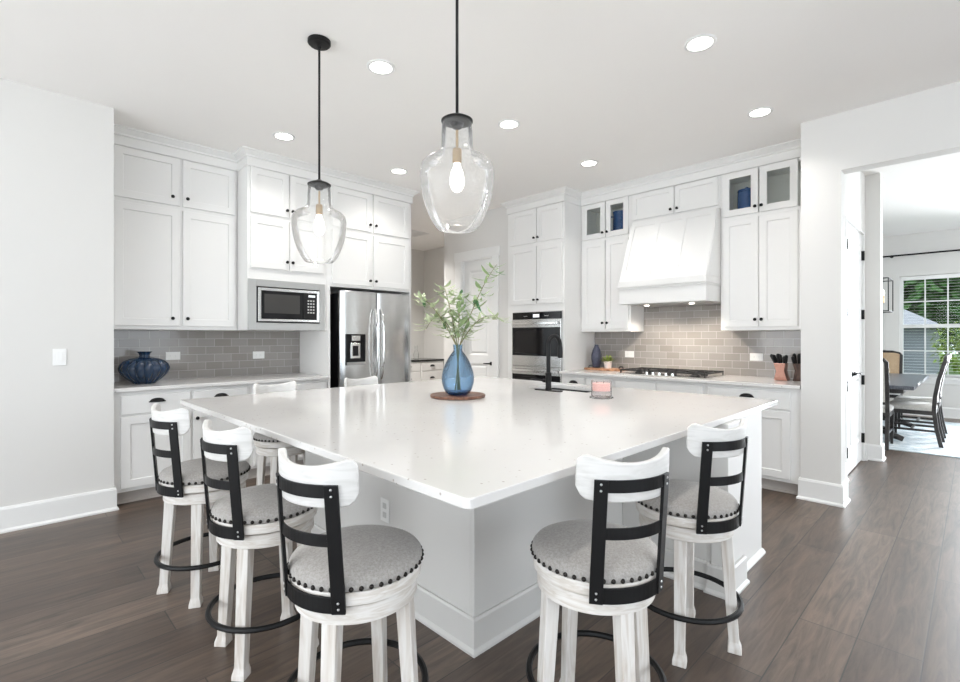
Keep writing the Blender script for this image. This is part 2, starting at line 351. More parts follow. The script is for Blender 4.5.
M = dict(
    wall=plain('white_wall_paint', (0.70, 0.69, 0.67), 0.75, noise=0.01, scale=2, bump=0.05, bscale=240),
    ceil=plain('ceiling_paint', (0.915, 0.90, 0.88), 0.85, noise=0.01, scale=1.5, bump=0.05, bscale=180),
    trim=plain('white_trim_paint', (0.80, 0.80, 0.79), 0.35, noise=0.01, scale=3),
    cab=plain('white_cabinet_lacquer', (0.79, 0.785, 0.772), 0.32, noise=0.01, scale=4),
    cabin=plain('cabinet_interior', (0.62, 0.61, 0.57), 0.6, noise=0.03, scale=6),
    island=plain('island_paint', (0.68, 0.67, 0.65), 0.4, noise=0.01, scale=4),
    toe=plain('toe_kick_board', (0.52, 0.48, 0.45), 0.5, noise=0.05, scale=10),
    black=plain('matt_black_metal', (0.008, 0.008, 0.0085), 0.42, 0.0, spec=0.22, noise=0.1, scale=40),
    blackgl=plain('black_appliance_glass', (0.008, 0.008, 0.009), 0.08, spec=0.28, noise=0.05, scale=5),
    blackpl=plain('black_plastic', (0.012, 0.012, 0.013), 0.45, spec=0.25, noise=0.1, scale=30),
    ovengl=plain('oven_window', (0.012, 0.011, 0.011), 0.08, spec=0.28, noise=0.05, scale=5),
    darkgl=plain('oven_window_glass', (0.055, 0.053, 0.05), 0.1, spec=0.3, noise=0.05, scale=5),
    iron=plain('cast_iron', (0.02, 0.02, 0.021), 0.6, 0.2, noise=0.2, scale=60, bump=0.3),
    steel=steel_mat('brushed_steel'), steelh=steel_mat('polished_steel', (0.75, 0.75, 0.74), 0.15),
    steeld=steel_mat('satin_steel', (0.50, 0.495, 0.485), 0.32, (60, 1, 1)),
    quartz=quartz_mat(), floor=floor_mat(), tile_x=tile_mat('grey_tile_back', 0), tile_y=tile_mat('grey_tile_side', 1),
    stool=wood_mat('whitewashed_wood', (0.56, 0.505, 0.45), (0.73, 0.705, 0.675), (7, 7, 0.6), 0.55),
    rimw=wood_mat('whitewashed_rim', (0.58, 0.53, 0.475), (0.73, 0.705, 0.675), (2, 2, 14), 0.55),
    stoolb=wood_mat('white_wood_back', (0.62, 0.61, 0.59), (0.71, 0.70, 0.685), (1.5, 1.5, 9), 0.45, 0.04),
    seat=fabric_mat('grey_linen', (0.27, 0.255, 0.24), (0.40, 0.38, 0.36), 500),
    nail=plain('dark_nailhead', (0.025, 0.022, 0.02), 0.3, 0.8, noise=0.2, scale=50),
    screw=plain('zinc_screw', (0.6, 0.6, 0.6), 0.3, 1.0, noise=0.05, scale=50),
    bulb=emit('lit_bulb', (1.0, 0.93, 0.82), 3.0), can=emit('lit_lens', (1.0, 0.97, 0.92), 9.0),
    hoodlamp=emit('hood_lamp_lens', (1.0, 0.92, 0.8), 8.0),
    brass=plain('aged_brass', (0.45, 0.33, 0.2), 0.35, 0.9, noise=0.1, scale=40),
    pane=glassy('window_pane', (0.97, 0.985, 0.98), 0.12), shade=glassy('seeded_glass', (0.97, 0.975, 0.975), 0.22, 0.05, 0.12, 70, scat=0.12),
    bluegl=glassy('blue_glass', (0.52, 0.70, 0.88), 0.22, 0.03, 0.6, 110, scat=0.04),
    cobalt=plain('cobalt_glaze', (0.005, 0.024, 0.062), 0.14, noise=0.6, scale=14, coat=0.3),
    navy=plain('blue_stoneware', (0.035, 0.085, 0.22), 0.2, noise=0.35, scale=25, coat=0.3),
    slatev=plain('slate_glaze', (0.05, 0.055, 0.09), 0.25, noise=0.4, scale=40, bump=0.6, bscale=120),
    traywood=wood_mat('walnut_tray', (0.09, 0.035, 0.02), (0.22, 0.10, 0.06), (3, 20, 3), 0.4),
    board=wood_mat('acacia_board', (0.30, 0.14, 0.07), (0.55, 0.31, 0.18), (20, 3, 3), 0.4),
    leafa=plain('willow_leaf', (0.30, 0.40, 0.20), 0.55, noise=0.35, scale=25),
    leafb=plain('dark_leaf', (0.10, 0.24, 0.10), 0.5, noise=0.35, scale=25),
    leafp=plain('pale_leaf', (0.50, 0.57, 0.37), 0.6, noise=0.25, scale=25),
    stem=plain('twig_bark', (0.22, 0.20, 0.09), 0.7, noise=0.3, scale=60),
    darkstem=plain('wet_stem', (0.04, 0.05, 0.03), 0.5, noise=0.3, scale=60),
    pot=plain('white_pot', (0.78, 0.70, 0.66), 0.5, noise=0.05, scale=20),
    succ=plain('succulent', (0.22, 0.27, 0.06), 0.5, noise=0.4, scale=40),
    wax=plain('pink_wax', (0.85, 0.52, 0.47), 0.5, noise=0.08, scale=20),
    clear=glassy('clear_glass', (0.97, 0.98, 0.98), 0.10, 0.05, scat=0.05),
    candleg=glassy('candle_glass', (0.96, 0.94, 0.94), 0.08, 0.05, scat=0.08),
    copper=plain('rose_copper', (0.62, 0.36, 0.30), 0.25, 0.9, noise=0.1, scale=20),
    knifew=wood_mat('dark_knife_block', (0.05, 0.03, 0.025), (0.12, 0.07, 0.055), (8, 8, 2), 0.4),
    plate=plain('white_plastic', (0.86, 0.86, 0.85), 0.35, noise=0.01, scale=20),
    slot=plain('socket_slot', (0.60, 0.60, 0.59), 0.5, noise=0.05, scale=20),
    darkwood=wood_mat('ebony_wood', (0.012, 0.010, 0.010), (0.035, 0.03, 0.028), (6, 6, 2), 0.4),
    tabletop=wood_mat('slate_wood_top', (0.055, 0.06, 0.075), (0.10, 0.11, 0.135), (2, 14, 3), 0.3),
    cream=fabric_mat('cream_upholstery', (0.55, 0.53, 0.49), (0.72, 0.70, 0.66), 300),
    tan=fabric_mat('tan_cane', (0.40, 0.28, 0.17), (0.56, 0.42, 0.28), 150),
    rug=fabric_mat('blue_rug_pile', (0.30, 0.40, 0.46), (0.72, 0.76, 0.77), 9),
    grass=plain('lawn', (0.07, 0.13, 0.02), 0.9, noise=0.4, scale=3),
    tree=plain('tree_leaves', (0.04, 0.105, 0.02), 0.9, noise=0.6, scale=2.0),
    bush=plain('light_leaves', (0.13, 0.19, 0.025), 0.9, noise=0.5, scale=3.0),
    bark=plain('bark', (0.10, 0.07, 0.05), 0.9, noise=0.3, scale=12),
    siding=plain('grey_siding', (0.13, 0.14, 0.155), 0.7, noise=0.08, scale=6),
    shingle=plain('grey_shingle', (0.20, 0.20, 0.21), 0.9, noise=0.25, scale=8),
    blind=plain('white_slat', (0.85, 0.85, 0.84), 0.5, noise=0.01, scale=10),
    granite=plain('black_granite', (0.012, 0.012, 0.012), 0.15, noise=0.5, scale=80),
    sink=plain('black_composite', (0.018, 0.018, 0.02), 0.55, noise=0.2, scale=80),
)

# ================================================================== THE SETTING
CZ = 3.09
struct('floor', box(BM(), -3.3, 11.25, -4.3, 8.1, -0.06, 0), M['floor'])
struct('ceiling', box(BM(), -3.3, 11.25, -4.3, 8.1, CZ, CZ + 0.08), M['ceil'])
struct('wall_left', box(BM(), -3.2, 0.635, 4.655, 5.5, 0, CZ), M['wall'])
struct('wall_back', box(BM(), 0.635, 3.575, 5.38, 5.5, 0, CZ), M['wall'])
struct('wall_right', box(BM(), 5.46, 5.6, 1.013, 4.345, 0, CZ), M['wall'])
# wall with the pantry door, and the corner where it turns into the back hall
bm = BM()
box(bm, 4.85, 4.99, 5.31, 5.70, 0, CZ); box(bm, 4.85, 4.99, 4.345, 4.66, 0, CZ); box(bm, 4.85, 4.99, 4.66, 5.31, 2.45, CZ)
box(bm, 4.99, 6.3, 5.58, 5.70, 0, CZ)
struct('wall_pantry', bm, M['wall'])
# pantry beyond the door stays closed
struct('wall_pantry_rear', box(BM(), 5.50, 5.6, 4.345, 5.58, 0, CZ), M['wall'])
bm = BM(); box(bm, 2.2, 6.3, 7.92, 8.04, 0, CZ); struct('wall_hall_far', bm, M['wall'])
struct('wall_hall_right', box(BM(), 6.2, 6.3, 5.7, 7.92, 0, CZ), M['wall'])
struct('wall_hall_left', box(BM(), 2.1, 2.2, 5.5, 8.04, 0, CZ), M['wall'])
# pillar, header over the wide opening, and the wall beyond it
bm = BM()
box(bm, 4.71, 4.90, 0.743, 1.013, 0, CZ)
box(bm, 4.71, 4.85, -1.5, 0.743, 2.64, CZ); box(bm, 4.71, 4.85, -4.2, -1.5, 0, CZ)
struct('wall_opening', bm, M['wall'])
bm = BM()
box(bm, 4.90, 5.585, 0.848, 1.013, 0, CZ); box(bm, 6.64, 6.73, 0.848, 1.013, 0, CZ); box(bm, 5.585, 6.64, 0.848, 1.013, 2.45, CZ)
struct('wall_closet', bm, M['wall'])
struct('wall_closet_rear', box(BM(), 5.62, 6.73, 1.5, 1.6, 0, CZ), M['wall'])
struct('wall_dining_stub', box(BM(), 6.73, 6.90, 0.718, 2.7, 0, CZ), M['wall'], 0.004)
struct('wall_dining_left', box(BM(), 6.90, 11.1, 2.6, 2.7, 0, CZ), M['wall'])
# dining room far wall with two windows
WX = 11.1
bm = BM()
for y0, y1 in ((2.34, 2.7), (0.93, 1.13), (-0.47, -0.28), (-4.2, -1.65)): box(bm, WX, WX + 0.14, y0, y1, 0, CZ)
box(bm, WX, WX + 0.14, -1.65, -0.47, 2.7, CZ); box(bm, WX, WX + 0.14, -1.65, -0.47, 0, 0.35)  # unseen opening added for the east lamp
for y0, y1 in ((1.13, 2.34), (-0.28, 0.93)):
    box(bm, WX, WX + 0.14, y0, y1, 0, 0.66); box(bm, WX, WX + 0.14, y0, y1, 2.37, CZ)
struct('wall_dining_far', bm, M['wall'])
# walls behind the camera, with assumed tall window openings
bm = BM()
for y0, y1 in ((-4.2, -3.5), (-0.3, 0.4), (4.0, 4.655)): box(bm, -3.2, -3.08, y0, y1, 0, CZ)
for y0, y1 in ((-3.5, -0.3), (0.4, 4.0)):
    box(bm, -3.2, -3.08, y0, y1, 0, 0.4); box(bm, -3.2, -3.08, y0, y1, 2.7, CZ)
struct('wall_living_west', bm, M['wall'])
bm = BM()
for x0, x1 in ((-3.2, -1.0), (3.4, 6.9), (10.3, 11.2)): box(bm, x0, x1, -4.2, -4.08, 0, CZ)
for x0, x1 in ((-1.0, 3.4), (6.9, 10.3)):
    box(bm, x0, x1, -4.2, -4.08, 0, 0.4); box(bm, x0, x1, -4.2, -4.08, 2.7, CZ)
struct('wall_living_south', bm, M['wall'])

# baseboards
BASE = [(0, 0), (0.028, 0), (0.028, 0.012), (0.016, 0.026), (0.016, 0.155), (0.010, 0.172), (0, 0.172)]
struct('baseboard_left', sweep(BM(), [(-3.07, 4.655), (0.636, 4.655), (0.636, 4.78)], BASE), M['trim'])
struct('baseboard_pillar', sweep(BM(), [(4.80, 1.0135), (4.71, 1.0135), (4.71, 0.743), (4.90, 0.743), (4.90, 0.848), (5.58, 0.848)], BASE), M['trim'])
struct('baseboard_dining_stub', sweep(BM(), [(6.645, 0.848), (6.73, 0.848), (6.73, 0.718), (6.90, 0.718), (6.90, 2.6)], BASE), M['trim'])
struct('baseboard_dining_far', sweep(BM(), [(WX, 2.6), (WX, -4.08)], BASE), M['trim'])
struct('baseboard_pantry', sweep(BM(), [(6.19, 5.70), (4.99, 5.70), (4.85, 5.70), (4.85, 5.445)], BASE), M['trim'])
struct('baseboard_hall', sweep(BM(), [(2.2, 7.92), (4.5, 7.92)], BASE), M['trim'])

# crown mouldings over the cabinets
CROWN = [(0, 2.945), (0.006, 2.945), (0.006, 3.024), (0.018, 3.030), (0.018, 3.044), (0.056, 3.076), (0.068, 3.078), (0.068, CZ), (0, CZ)]
struct('trim_1', sweep(BM(), [(0.637, 5.06), (1.668, 5.06), (1.668, 4.80), (3.572, 4.80), (3.572, 5.37)], CROWN), M['cab'])
struct('trim_2', sweep(BM(), [(4.85, 4.345), (4.79, 4.345), (4.79, 3.43), (5.13, 3.43), (5.13, 1.014)], CROWN), M['cab'])
# tiled splashbacks
struct('trim_3', box(BM(), 0.637, 2.43, 5.372, 5.38, 0.93, 1.396), M['tile_x'])
bm = BM(); box(bm, 5.452, 5.46, 1.014, 3.43, 0.93, 1.396); box(bm, 5.452, 5.46, 1.79, 2.763, 1.396, 1.72)
struct('trim_4', bm, M['tile_y'])

# ------------------------------------------------------------------ doors and windows of the setting
def lever(fr_p, axis, along, parent, mat=M['black']):
    p = Vector(fr_p); a = Vector(axis); t = Vector(along)
    bm = BM(); lathe(bm, [(0.026, 0), (0.026, 0.008), (0.012, 0.010), (0.010, 0.045)], p, 16, axis)
    q = p + a * 0.045
    tube(bm, [q - t * 0.01, q + t * 0.05, q + t * 0.11], [0.010, 0.009, 0.007], 8)
    return obj('door_handle', bm, mat, parent, smooth=True)

def panel_leaf(bm, mp, t0, t1, z0, z1, cuts, st=0.11, th=0.04, rec=0.012):
    """a moulded door leaf: face with sunk panels between the rails listed in cuts"""
    ts = [t0, t0 + st, t1 - st, t1]
    zs = [z0] + [z for c in cuts for z in c] + [z1]
    def q(a, b, c, d): bm.faces.new([bm.verts.new(mp(*p)) for p in (a, b, c, d)])
    for i in range(3):
        for k in range(len(zs) - 1):
            A, B, lo, hi = ts[i], ts[i+1], zs[k], zs[k+1]
            if i == 1 and k % 2 == 1:
                g = 0.03
                o = [(A, 0, lo), (B, 0, lo), (B, 0, hi), (A, 0, hi)]
                n = [(A+g, -rec, lo+g), (B-g, -rec, lo+g), (B-g, -rec, hi-g), (A+g, -rec, hi-g)]
                g2 = 0.055
                n2 = [(A+g2, -rec*0.3, lo+g2), (B-g2, -rec*0.3, lo+g2), (B-g2, -rec*0.3, hi-g2), (A+g2, -rec*0.3, hi-g2)]
                for j in range(4):
                    jj = (j + 1) % 4
                    q(o[j], o[jj], n[jj], n[j]); q(n[j], n[jj], n2[jj], n2[j])
                q(*n2)
            else: q((A, 0, lo), (B, 0, lo), (B, 0, hi), (A, 0, hi))
    c = [(t0, z0), (t1, z0), (t1, z1), (t0, z1)]
    for j in range(4):
        a, b = c[j], c[(j + 1) % 4]
        q((a[0], 0, a[1]), (a[0], -th, a[1]), (b[0], -th, b[1]), (b[0], 0, b[1]))
    q((t0, -th, z0), (t0, -th, z1), (t1, -th, z1), (t1, -th, z0))
    bmesh.ops.remove_doubles(bm, verts=bm.verts, dist=1e-5)
    return bm

def hinge(p, size, parent):
    return obj('hinge', box(BM(), p[0]-size[0], p[0]+size[0], p[1]-size[1], p[1]+size[1], p[2]-size[2], p[2]+size[2]), M['black'], parent)

# pantry door (door_1): frame, leaf, lever
mp = lambda t, d, z: (4.89 - d, t, z)
d1 = obj('door_1', panel_leaf(BM(), mp, 4.685, 5.285, 0.012, 2.425, [(0.24, 0.95), (1.07, 2.29)]), M['trim']); d1['kind'] = 'structure'
bm = BM()
for y0, y1 in ((5.287, 5.308), (4.662, 4.683)): box(bm, 4.846, 4.99, y0, y1, 0, 2.449)
box(bm, 4.846, 4.99, 4.683, 5.287, 2.427, 2.449)
for y0, y1 in ((5.30, 5.435), (4.555, 4.67)): box(bm, 4.830, 4.850, y0, y1, 0, 2.44)
box(bm, 4.828, 4.850, 4.535, 5.445, 2.44, 2.57)
obj('door_frame', bm, M['trim'], d1, 0.004)
lever((4.889, 4.735, 0.96), (-1, 0, 0), (0, 1, 0), d1)
# closet double doors (door_2, door_3)
mpc = lambda t, d, z: (t, 0.863 - d, z)
d2 = obj('door_2', panel_leaf(BM(), mpc, 5.608, 6.111, 0.012, 2.425, [(0.24, 0.90), (1.03, 2.29)]), M['trim']); d2['kind'] = 'structure'
d3 = obj('door_3', panel_leaf(BM(), mpc, 6.115, 6.617, 0.012, 2.425, [(0.24, 0.90), (1.03, 2.29)]), M['trim']); d3['kind'] = 'structure'
bm = BM()
for x0, x1 in ((5.585, 5.605), (6.62, 6.64)): box(bm, x0, x1, 0.840, 1.013, 0, 2.449)
box(bm, 5.605, 6.62, 0.840, 1.013, 2.427, 2.449)
obj('door_frame', bm, M['trim'], d2)
for z in (0.25, 0.87, 1.57, 2.2):
    hinge((5.640, 0.85, z), (0.012, 0.013, 0.05), d2); hinge((6.602, 0.85, z), (0.012, 0.013, 0.05), d3)
lever((6.055, 0.863, 0.96), (0, -1, 0), (-1, 0, 0), d2); lever((6.17, 0.863, 0.96), (0, -1, 0), (1, 0, 0), d3)

def window(name, y0, y1, z0, z1):
    bm = BM(); x = WX + 0.05
    t = 0.045
    for a, b in ((y0, y0 + t), (y1 - t, y1)): box(bm, x, x + 0.07, a, b, z0, z1)
    for a, b in ((z0, z0 + t), (z1 - t, z1), ((z0 + z1)/2 - 0.03, (z0 + z1)/2 + 0.03)): box(bm, x, x + 0.06, y0 + t, y1 - t, a, b)
    o = struct(name, bm, M['trim'])
    mu = BM(); zm = (z0 + z1)/2
    for k in range(1, 4):
        yy = y0 + t + (y1 - y0 - 2*t)*k/4; box(mu, x + 0.02, x + 0.045, yy - 0.009, yy + 0.009, z0 + t, z1 - t)
    for zz in ((z0 + t + zm - 0.03)/2, (z1 - t + zm + 0.03)/2): box(mu, x + 0.018, x + 0.047, y0 + t, y1 - t, zz - 0.009, zz + 0.009)
    obj('muntin', mu, M['trim'], o)
    obj('pane', box(BM(), x + 0.030, x + 0.034, y0 + t, y1 - t, z0 + t, z1 - t), M['pane'], o)
    s = BM(); box(s, WX - 0.05, WX + 0.06, y0 - 0.06, y1 + 0.06, z0 - 0.03, z0); box(s, WX - 0.02, WX, y0 - 0.04, y1 + 0.04, z0 - 0.11, z0 - 0.03)
    obj('window_sill', s, M['trim'], o, 0.004)
    return o
window('window_1', -0.28, 0.93, 0.66, 2.37); window('window_2', 1.13, 2.34, 0.66, 2.37)

# ================================================================== CABINETS
# a mapping (t along the wall, d out into the room, z) for each run of cabinets
def runx(front): return lambda t, d, z: (t, front - d, z)     # along the back wall, facing -y
def runy(front): return lambda t, d, z: (front - d, t, z)     # along the right wall, facing -x

def mbox(bm, mp, t0, t1, d0, d1, z0, z1):
    a = mp(t0, d0, z0); b = mp(t1, d1, z1)
    return box(bm, a[0], b[0], a[1], b[1], a[2], b[2])

def shaker(mp, t0, t1, z0, z1, sw=0.062, th=0.02, rec=0.010, hole=False):
    bm = BM()
    def ring(i, d): return [bm.verts.new(mp(*p)) for p in ((t0+i, d, z0+i), (t1-i, d, z0+i), (t1-i, d, z1-i), (t0+i, d, z1-i))]
    def join(a, b):
        for k in range(4): bm.faces.new((a[k], a[(k+1)%4], b[(k+1)%4], b[k]))
    o0 = ring(0, 0.001); o1 = ring(0, th - 0.002); o2 = ring(0.002, th); i1 = ring(sw, th)
    join(o0, o1); join(o1, o2); join(o2, i1)
    if hole:
        i2 = ring(sw, 0.001); join(i1, i2); join(i2, o0)
    else:
        i2 = ring(sw + 0.003, th - rec); join(i1, i2); bm.faces.new(i2); bm.faces.new(o0)
    return bm

def slab_front(mp, t0, t1, z0, z1, th=0.02):
    bm = BM()
    def ring(i, d): return [bm.verts.new(mp(*p)) for p in ((t0+i, d, z0+i), (t1-i, d, z0+i), (t1-i, d, z1-i), (t0+i, d, z1-i))]
    R = [ring(0, 0.001), ring(0, th - 0.005), ring(0.005, th)]
    for a, b in zip(R, R[1:]):
        for k in range(4): bm.faces.new((a[k], a[(k+1)%4], b[(k+1)%4], b[k]))
    bm.faces.new(R[0]); bm.faces.new(R[-1])
    return bm

def knob(mp, t, z, parent, d=0.02):
    p = Vector(mp(t, d, z)); ax = Vector(mp(t, d + 1, z)) - p
    bm = BM(); lathe(bm, [(0.009, 0), (0.006, 0.004), (0.0055, 0.014), (0.013, 0.018), (0.0155, 0.023), (0.013, 0.029), (0.006, 0.031)], p, 14, ax)
    return obj('knob', bm, M['black'], parent, smooth=True)

def cup_pull(mp, t, z, parent, d=0.02, wd=0.052, h=0.030, dep=0.026):
    bm = BM(); nu, nv = 14, 6; V = []
    for i in range(nu + 1):
        u = pi * i / nu
        V.append([bm.verts.new(mp(t + wd*cos(u), d + 0.001 + dep*sin(u)**0.7*sin(pi/2*k/nv), z + h*sin(u)**0.8*cos(pi/2*k/nv))) for k in range(nv + 1)])
    for i in range(nu):
        for k in range(nv): bm.faces.new((V[i][k], V[i+1][k], V[i+1][k+1], V[i][k+1]))
    bmesh.ops.remove_doubles(bm, verts=bm.verts, dist=1e-5)
    mbox(bm, mp, t - wd - 0.006, t + wd + 0.006, d, d + 0.003, z - 0.002, z + 0.006)
    return obj('cup_pull', bm, M['black'], parent, smooth=True, solid=0.003)

def door(mp, par, t0, t1, z0, z1, k=None, hole=False, sw=0.062):
    o = obj('door', shaker(mp, t0, t1, z0, z1, sw, hole=hole), M['cab'], par)
    if hole:
        b = BM(); mbox(b, mp, t0 + sw - 0.004, t1 - sw + 0.004, 0.006, 0.010, z0 + sw - 0.004, z1 - sw + 0.004)
        obj('glass_pane', b, M['pane'], o)
    if k: knob(mp, k[0], k[1], o)
    return o

def drawer(mp, par, t0, t1, z0, z1, pull=True):
    o = obj('drawer', slab_front(mp, t0, t1, z0, z1), M['cab'], par)
    if pull: cup_pull(mp, (t0 + t1)/2, (z0 + z1)/2 + 0.012, o)
    return o

# ---- back wall: uppers left of the microwave
U = runx(5.07)
c = thing('wall_cabinet', 'white four-door wall cabinet above the big blue pumpkin-shaped vase', 'cabinet', (1.16, 5.22, 1.395))
b = BM(); mbox(b, U, 0.637, 1.666, 0, -0.31, 1.395, 2.945); obj('carcass', b, M['cab'], c, 0.0015)
for t0, t1, kt in ((0.69, 1.172, 1.112), (1.196, 1.643, 1.230)):
    door(U, c, t0, t1, 2.512, 2.940, (kt, 2.585)); door(U, c, t0, t1, 1.428, 2.476, (kt, 1.497))
# ---- cabinet holding the microwave
T = runx(4.81)
c = thing('microwave_cabinet', 'deep white cabinet with four doors standing over the built-in microwave', 'cabinet', (2.066, 5.09, 1.395))
b = BM(); mbox(b, T, 1.668, 2.463, 0, -0.568, 1.395, 2.945); obj('carcass', b, M['cab'], c, 0.0015)
for t0, t1, kt in ((1.694, 2.058, 2.036), (2.070, 2.425, 2.092)):
    door(T, c, t0, t1, 2.512, 2.940, (kt, 2.578)); door(T, c, t0, t1, 1.990, 2.476, (kt, 2.068))
# ---- refrigerator surround
c = thing('refrigerator_cabinet', 'tall white surround with four doors above the steel refrigerator', 'cabinet', (3.02, 5.09, 0))
b = BM(); mbox(b, T, 2.510, 3.548, 0, -0.568, 1.868, 2.945); obj('carcass', b, M['cab'], c, 0.0015)
b = BM(); mbox(b, T, 2.430, 2.452, 0.115, -0.56, 0.001, 1.393); mbox(b, T, 2.452, 2.4645, 0.0, -0.56, 0.001, 1.393); obj('side_panel', b, M['cab'], c, 0.0015)
for t0, t1 in ((2.465, 2.510), (3.548, 3.570)):
    b = BM(); mbox(b, T, t0, t1, 0, -0.568, 0.001, 2.945); obj('side_panel', b, M['cab'], c, 0.0015)
for t0, t1, kt in ((2.528, 3.008, 2.981), (3.034, 3.528, 3.056)):
    door(T, c, t0, t1, 2.512, 2.940, (kt, 2.590)); door(T, c, t0, t1, 1.900, 2.476, (kt, 1.960))
# ---- base cabinets along the back wall
Bx = runx(4.72)
def base_unit(mp, label, t0, t1, cols, loc, depth=0.64, ends=0.0):
    c = thing('base_cabinet', label, 'cabinet', loc)
    b = BM(); mbox(b, mp, t0, t1, 0, -depth, 0.105, 0.899); obj('carcass', b, M['cab'], c, 0.0015)
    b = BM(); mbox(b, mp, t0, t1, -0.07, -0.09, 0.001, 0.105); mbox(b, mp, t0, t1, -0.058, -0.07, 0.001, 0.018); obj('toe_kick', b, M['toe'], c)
    for (a, e, kt, dr) in cols:
        if dr: drawer(mp, c, a, e, 0.715, 0.866, dr == 1)
        door(mp, c, a, e, 0.135, 0.700 if dr else 0.866, (kt, 0.635))
    return c
base_unit(Bx, 'white base cabinet under the big blue pumpkin-shaped vase', 0.638, 1.660, ((0.685, 1.172, 1.145, 1), (1.192, 1.632, 1.218, 1)), (1.16, 5.04, 0))
base_unit(Bx, 'white base cabinet below the microwave, left of the refrigerator surround', 1.662, 2.428, ((1.692, 2.045, 2.02, 1), (2.06, 2.405, 2.085, 2)), (2.06, 5.04, 0))
ct = obj('countertop', box(BM(), 0.637, 2.428, 4.67, 5.371, 0.900, 0.930), M['quartz'], None, 0.004)
tag(ct, 'white quartz worktop along the left run, under the blue pumpkin-shaped vase', 'countertop')

# ---- right wall
V_ = runy(5.14); O_ = runy(4.80); By = runy(4.73)
c = thing('oven_cabinet', 'tall white cabinet tower holding the double wall oven', 'cabinet', (5.12, 3.89, 0))
b = BM(); mbox(b, O_, 3.432, 4.343, 0, -0.65, 0.105, 2.945); obj('carcass', b, M['cab'], c, 0.0015)
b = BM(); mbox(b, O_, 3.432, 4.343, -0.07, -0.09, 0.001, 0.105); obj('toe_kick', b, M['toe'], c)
for t0, t1, kt in ((3.462, 3.842, 3.818), (3.854, 4.285, 3.880)):
    door(O_, c, t0, t1, 2.512, 2.940, (kt, 2.570)); door(O_, c, t0, t1, 1.742, 2.470, (kt, 1.795))
drawer(O_, c, 3.462, 4.285, 0.15, 0.42)

def glass_unit(label, t0, t1, doors):
    c = thing('wall_cabinet', label, 'cabinet', (5.3, (t0 + t1)/2, 1.395))
    b = BM(); mbox(b, V_, t0, t1, 0, -0.312, 1.395, 2.512); obj('carcass', b, M['cab'], c, 0.0015)
    # open display box behind the glass
    b = BM(); fr = 0.03
    for a, e in ((t0, t0 + 0.02), (t1 - 0.02, t1)): mbox(b, V_, a, e, 0, -0.31, 2.513, 2.945)
    mbox(b, V_, t0 + 0.02, t1 - 0.02, 0, -0.31, 2.915, 2.945)
    mbox(b, V_, t0 + 0.02, t0 + 0.04, 0, -0.02, 2.513, 2.915); mbox(b, V_, t1 - 0.04, t1 - 0.02, 0, -0.02, 2.513, 2.915)
    obj('display_case', b, M['cab'], c)
    b = BM(); mbox(b, V_, t0 + 0.02, t1 - 0.02, -0.30, -0.31, 2.513, 2.915); obj('back_panel', b, M['cabin'], c)
    for (a, e, kt) in doors:
        door(V_, c, a, e, 2.512, 2.940, (kt, 2.570), hole=True); door(V_, c, a, e, 1.428, 2.476, (kt, 1.497))
    return c
glass_unit('white wall cabinet with glass top doors between oven tower and range hood', 2.764, 3.428, ((2.787, 3.076, 3.052), (3.088, 3.400, 3.113)))
glass_unit('white wall cabinet with glass top doors between range hood and pillar', 1.015, 1.788, ((1.125, 1.436, 1.415), (1.448, 1.765, 1.470)))
c = thing('hood_cabinet', 'low white two-door cabinet directly above the range hood', 'cabinet', (5.3, 2.276, 2.61))
b = BM(); mbox(b, V_, 1.790, 2.762, 0, -0.312, 2.612, 2.945); obj('carcass', b, M['cab'], c, 0.0015)
door(V_, c, 1.812, 2.246, 2.648, 2.936, (2.218, 2.692), sw=0.05); door(V_, c, 2.258, 2.735, 2.648, 2.936, (2.288, 2.692), sw=0.05)
base_unit(By, 'white base cabinet left of the cooktop, beside the oven tower', 2.742, 3.428, ((2.765, 3.08, 2.80, 1), (3.095, 3.40, 3.37, 1)), (5.1, 3.09, 0), 0.71)
base_unit(By, 'white base cabinet directly under the gas cooktop', 1.782, 2.740, ((1.81, 2.25, 2.22, 2), (2.27, 2.715, 2.30, 2)), (5.1, 2.26, 0), 0.71)
base_unit(By, 'white base cabinet beside the pillar, under the knife blocks', 1.015, 1.780, ((1.09, 1.755, 1.72, 1),), (5.1, 1.4, 0), 0.71)
ct = obj('countertop', box(BM(), 4.68, 5.451, 1.015, 3.429, 0.900, 0.930), M['quartz'], None, 0.004)
tag(ct, 'white quartz worktop under the gas cooktop and knife blocks', 'countertop')

# ---- range hood
h = thing('range_hood', 'white tapered wooden range hood over the gas cooktop', 'range hood', (5.1, 2.26, 1.68))
HB0, HB1 = 1.7895, 2.722
bm = BM(); box(bm, 4.79, 5.44, HB0 + 0.01, HB1 - 0.01, 1.68, 1.855); obj('lower_box', bm, M['cab'], h, 0.003)
bm = BM(); box(bm, 4.765, 5.44, HB0, HB1, 1.856, 1.925); box(bm, 4.778, 5.44, HB0 + 0.004, HB1 - 0.004, 1.835, 1.856); obj('trim_band', bm, M['cab'], h, 0.004)
bm = BM()
def hp(f, z): return 4.80 + (5.075 - 4.80) * (z - 1.925) / (2.611 - 1.925) - f
loft(bm, [[(hp(0, z), HB0 + 0.002, z), (hp(0, z), HB1 - 0.012, z), (5.44, HB1 - 0.012, z), (5.44, HB0 + 0.002, z)] for z in (1.926, 2.611)])
body = obj('sloped_canopy', bm, M['cab'], h, 0.003)
bm = BM()
W = HB1 - HB0 - 0.024
for k in range(4):
    y0 = HB0 + 0.012 + (W - 0.05) * k / 3
    loft(bm, [[(hp(0.009, z), y0, z), (hp(0.009, z), y0 + 0.05, z), (hp(0, z), y0 + 0.05, z), (hp(0, z), y0, z)] for z in (1.926, 2.611)])
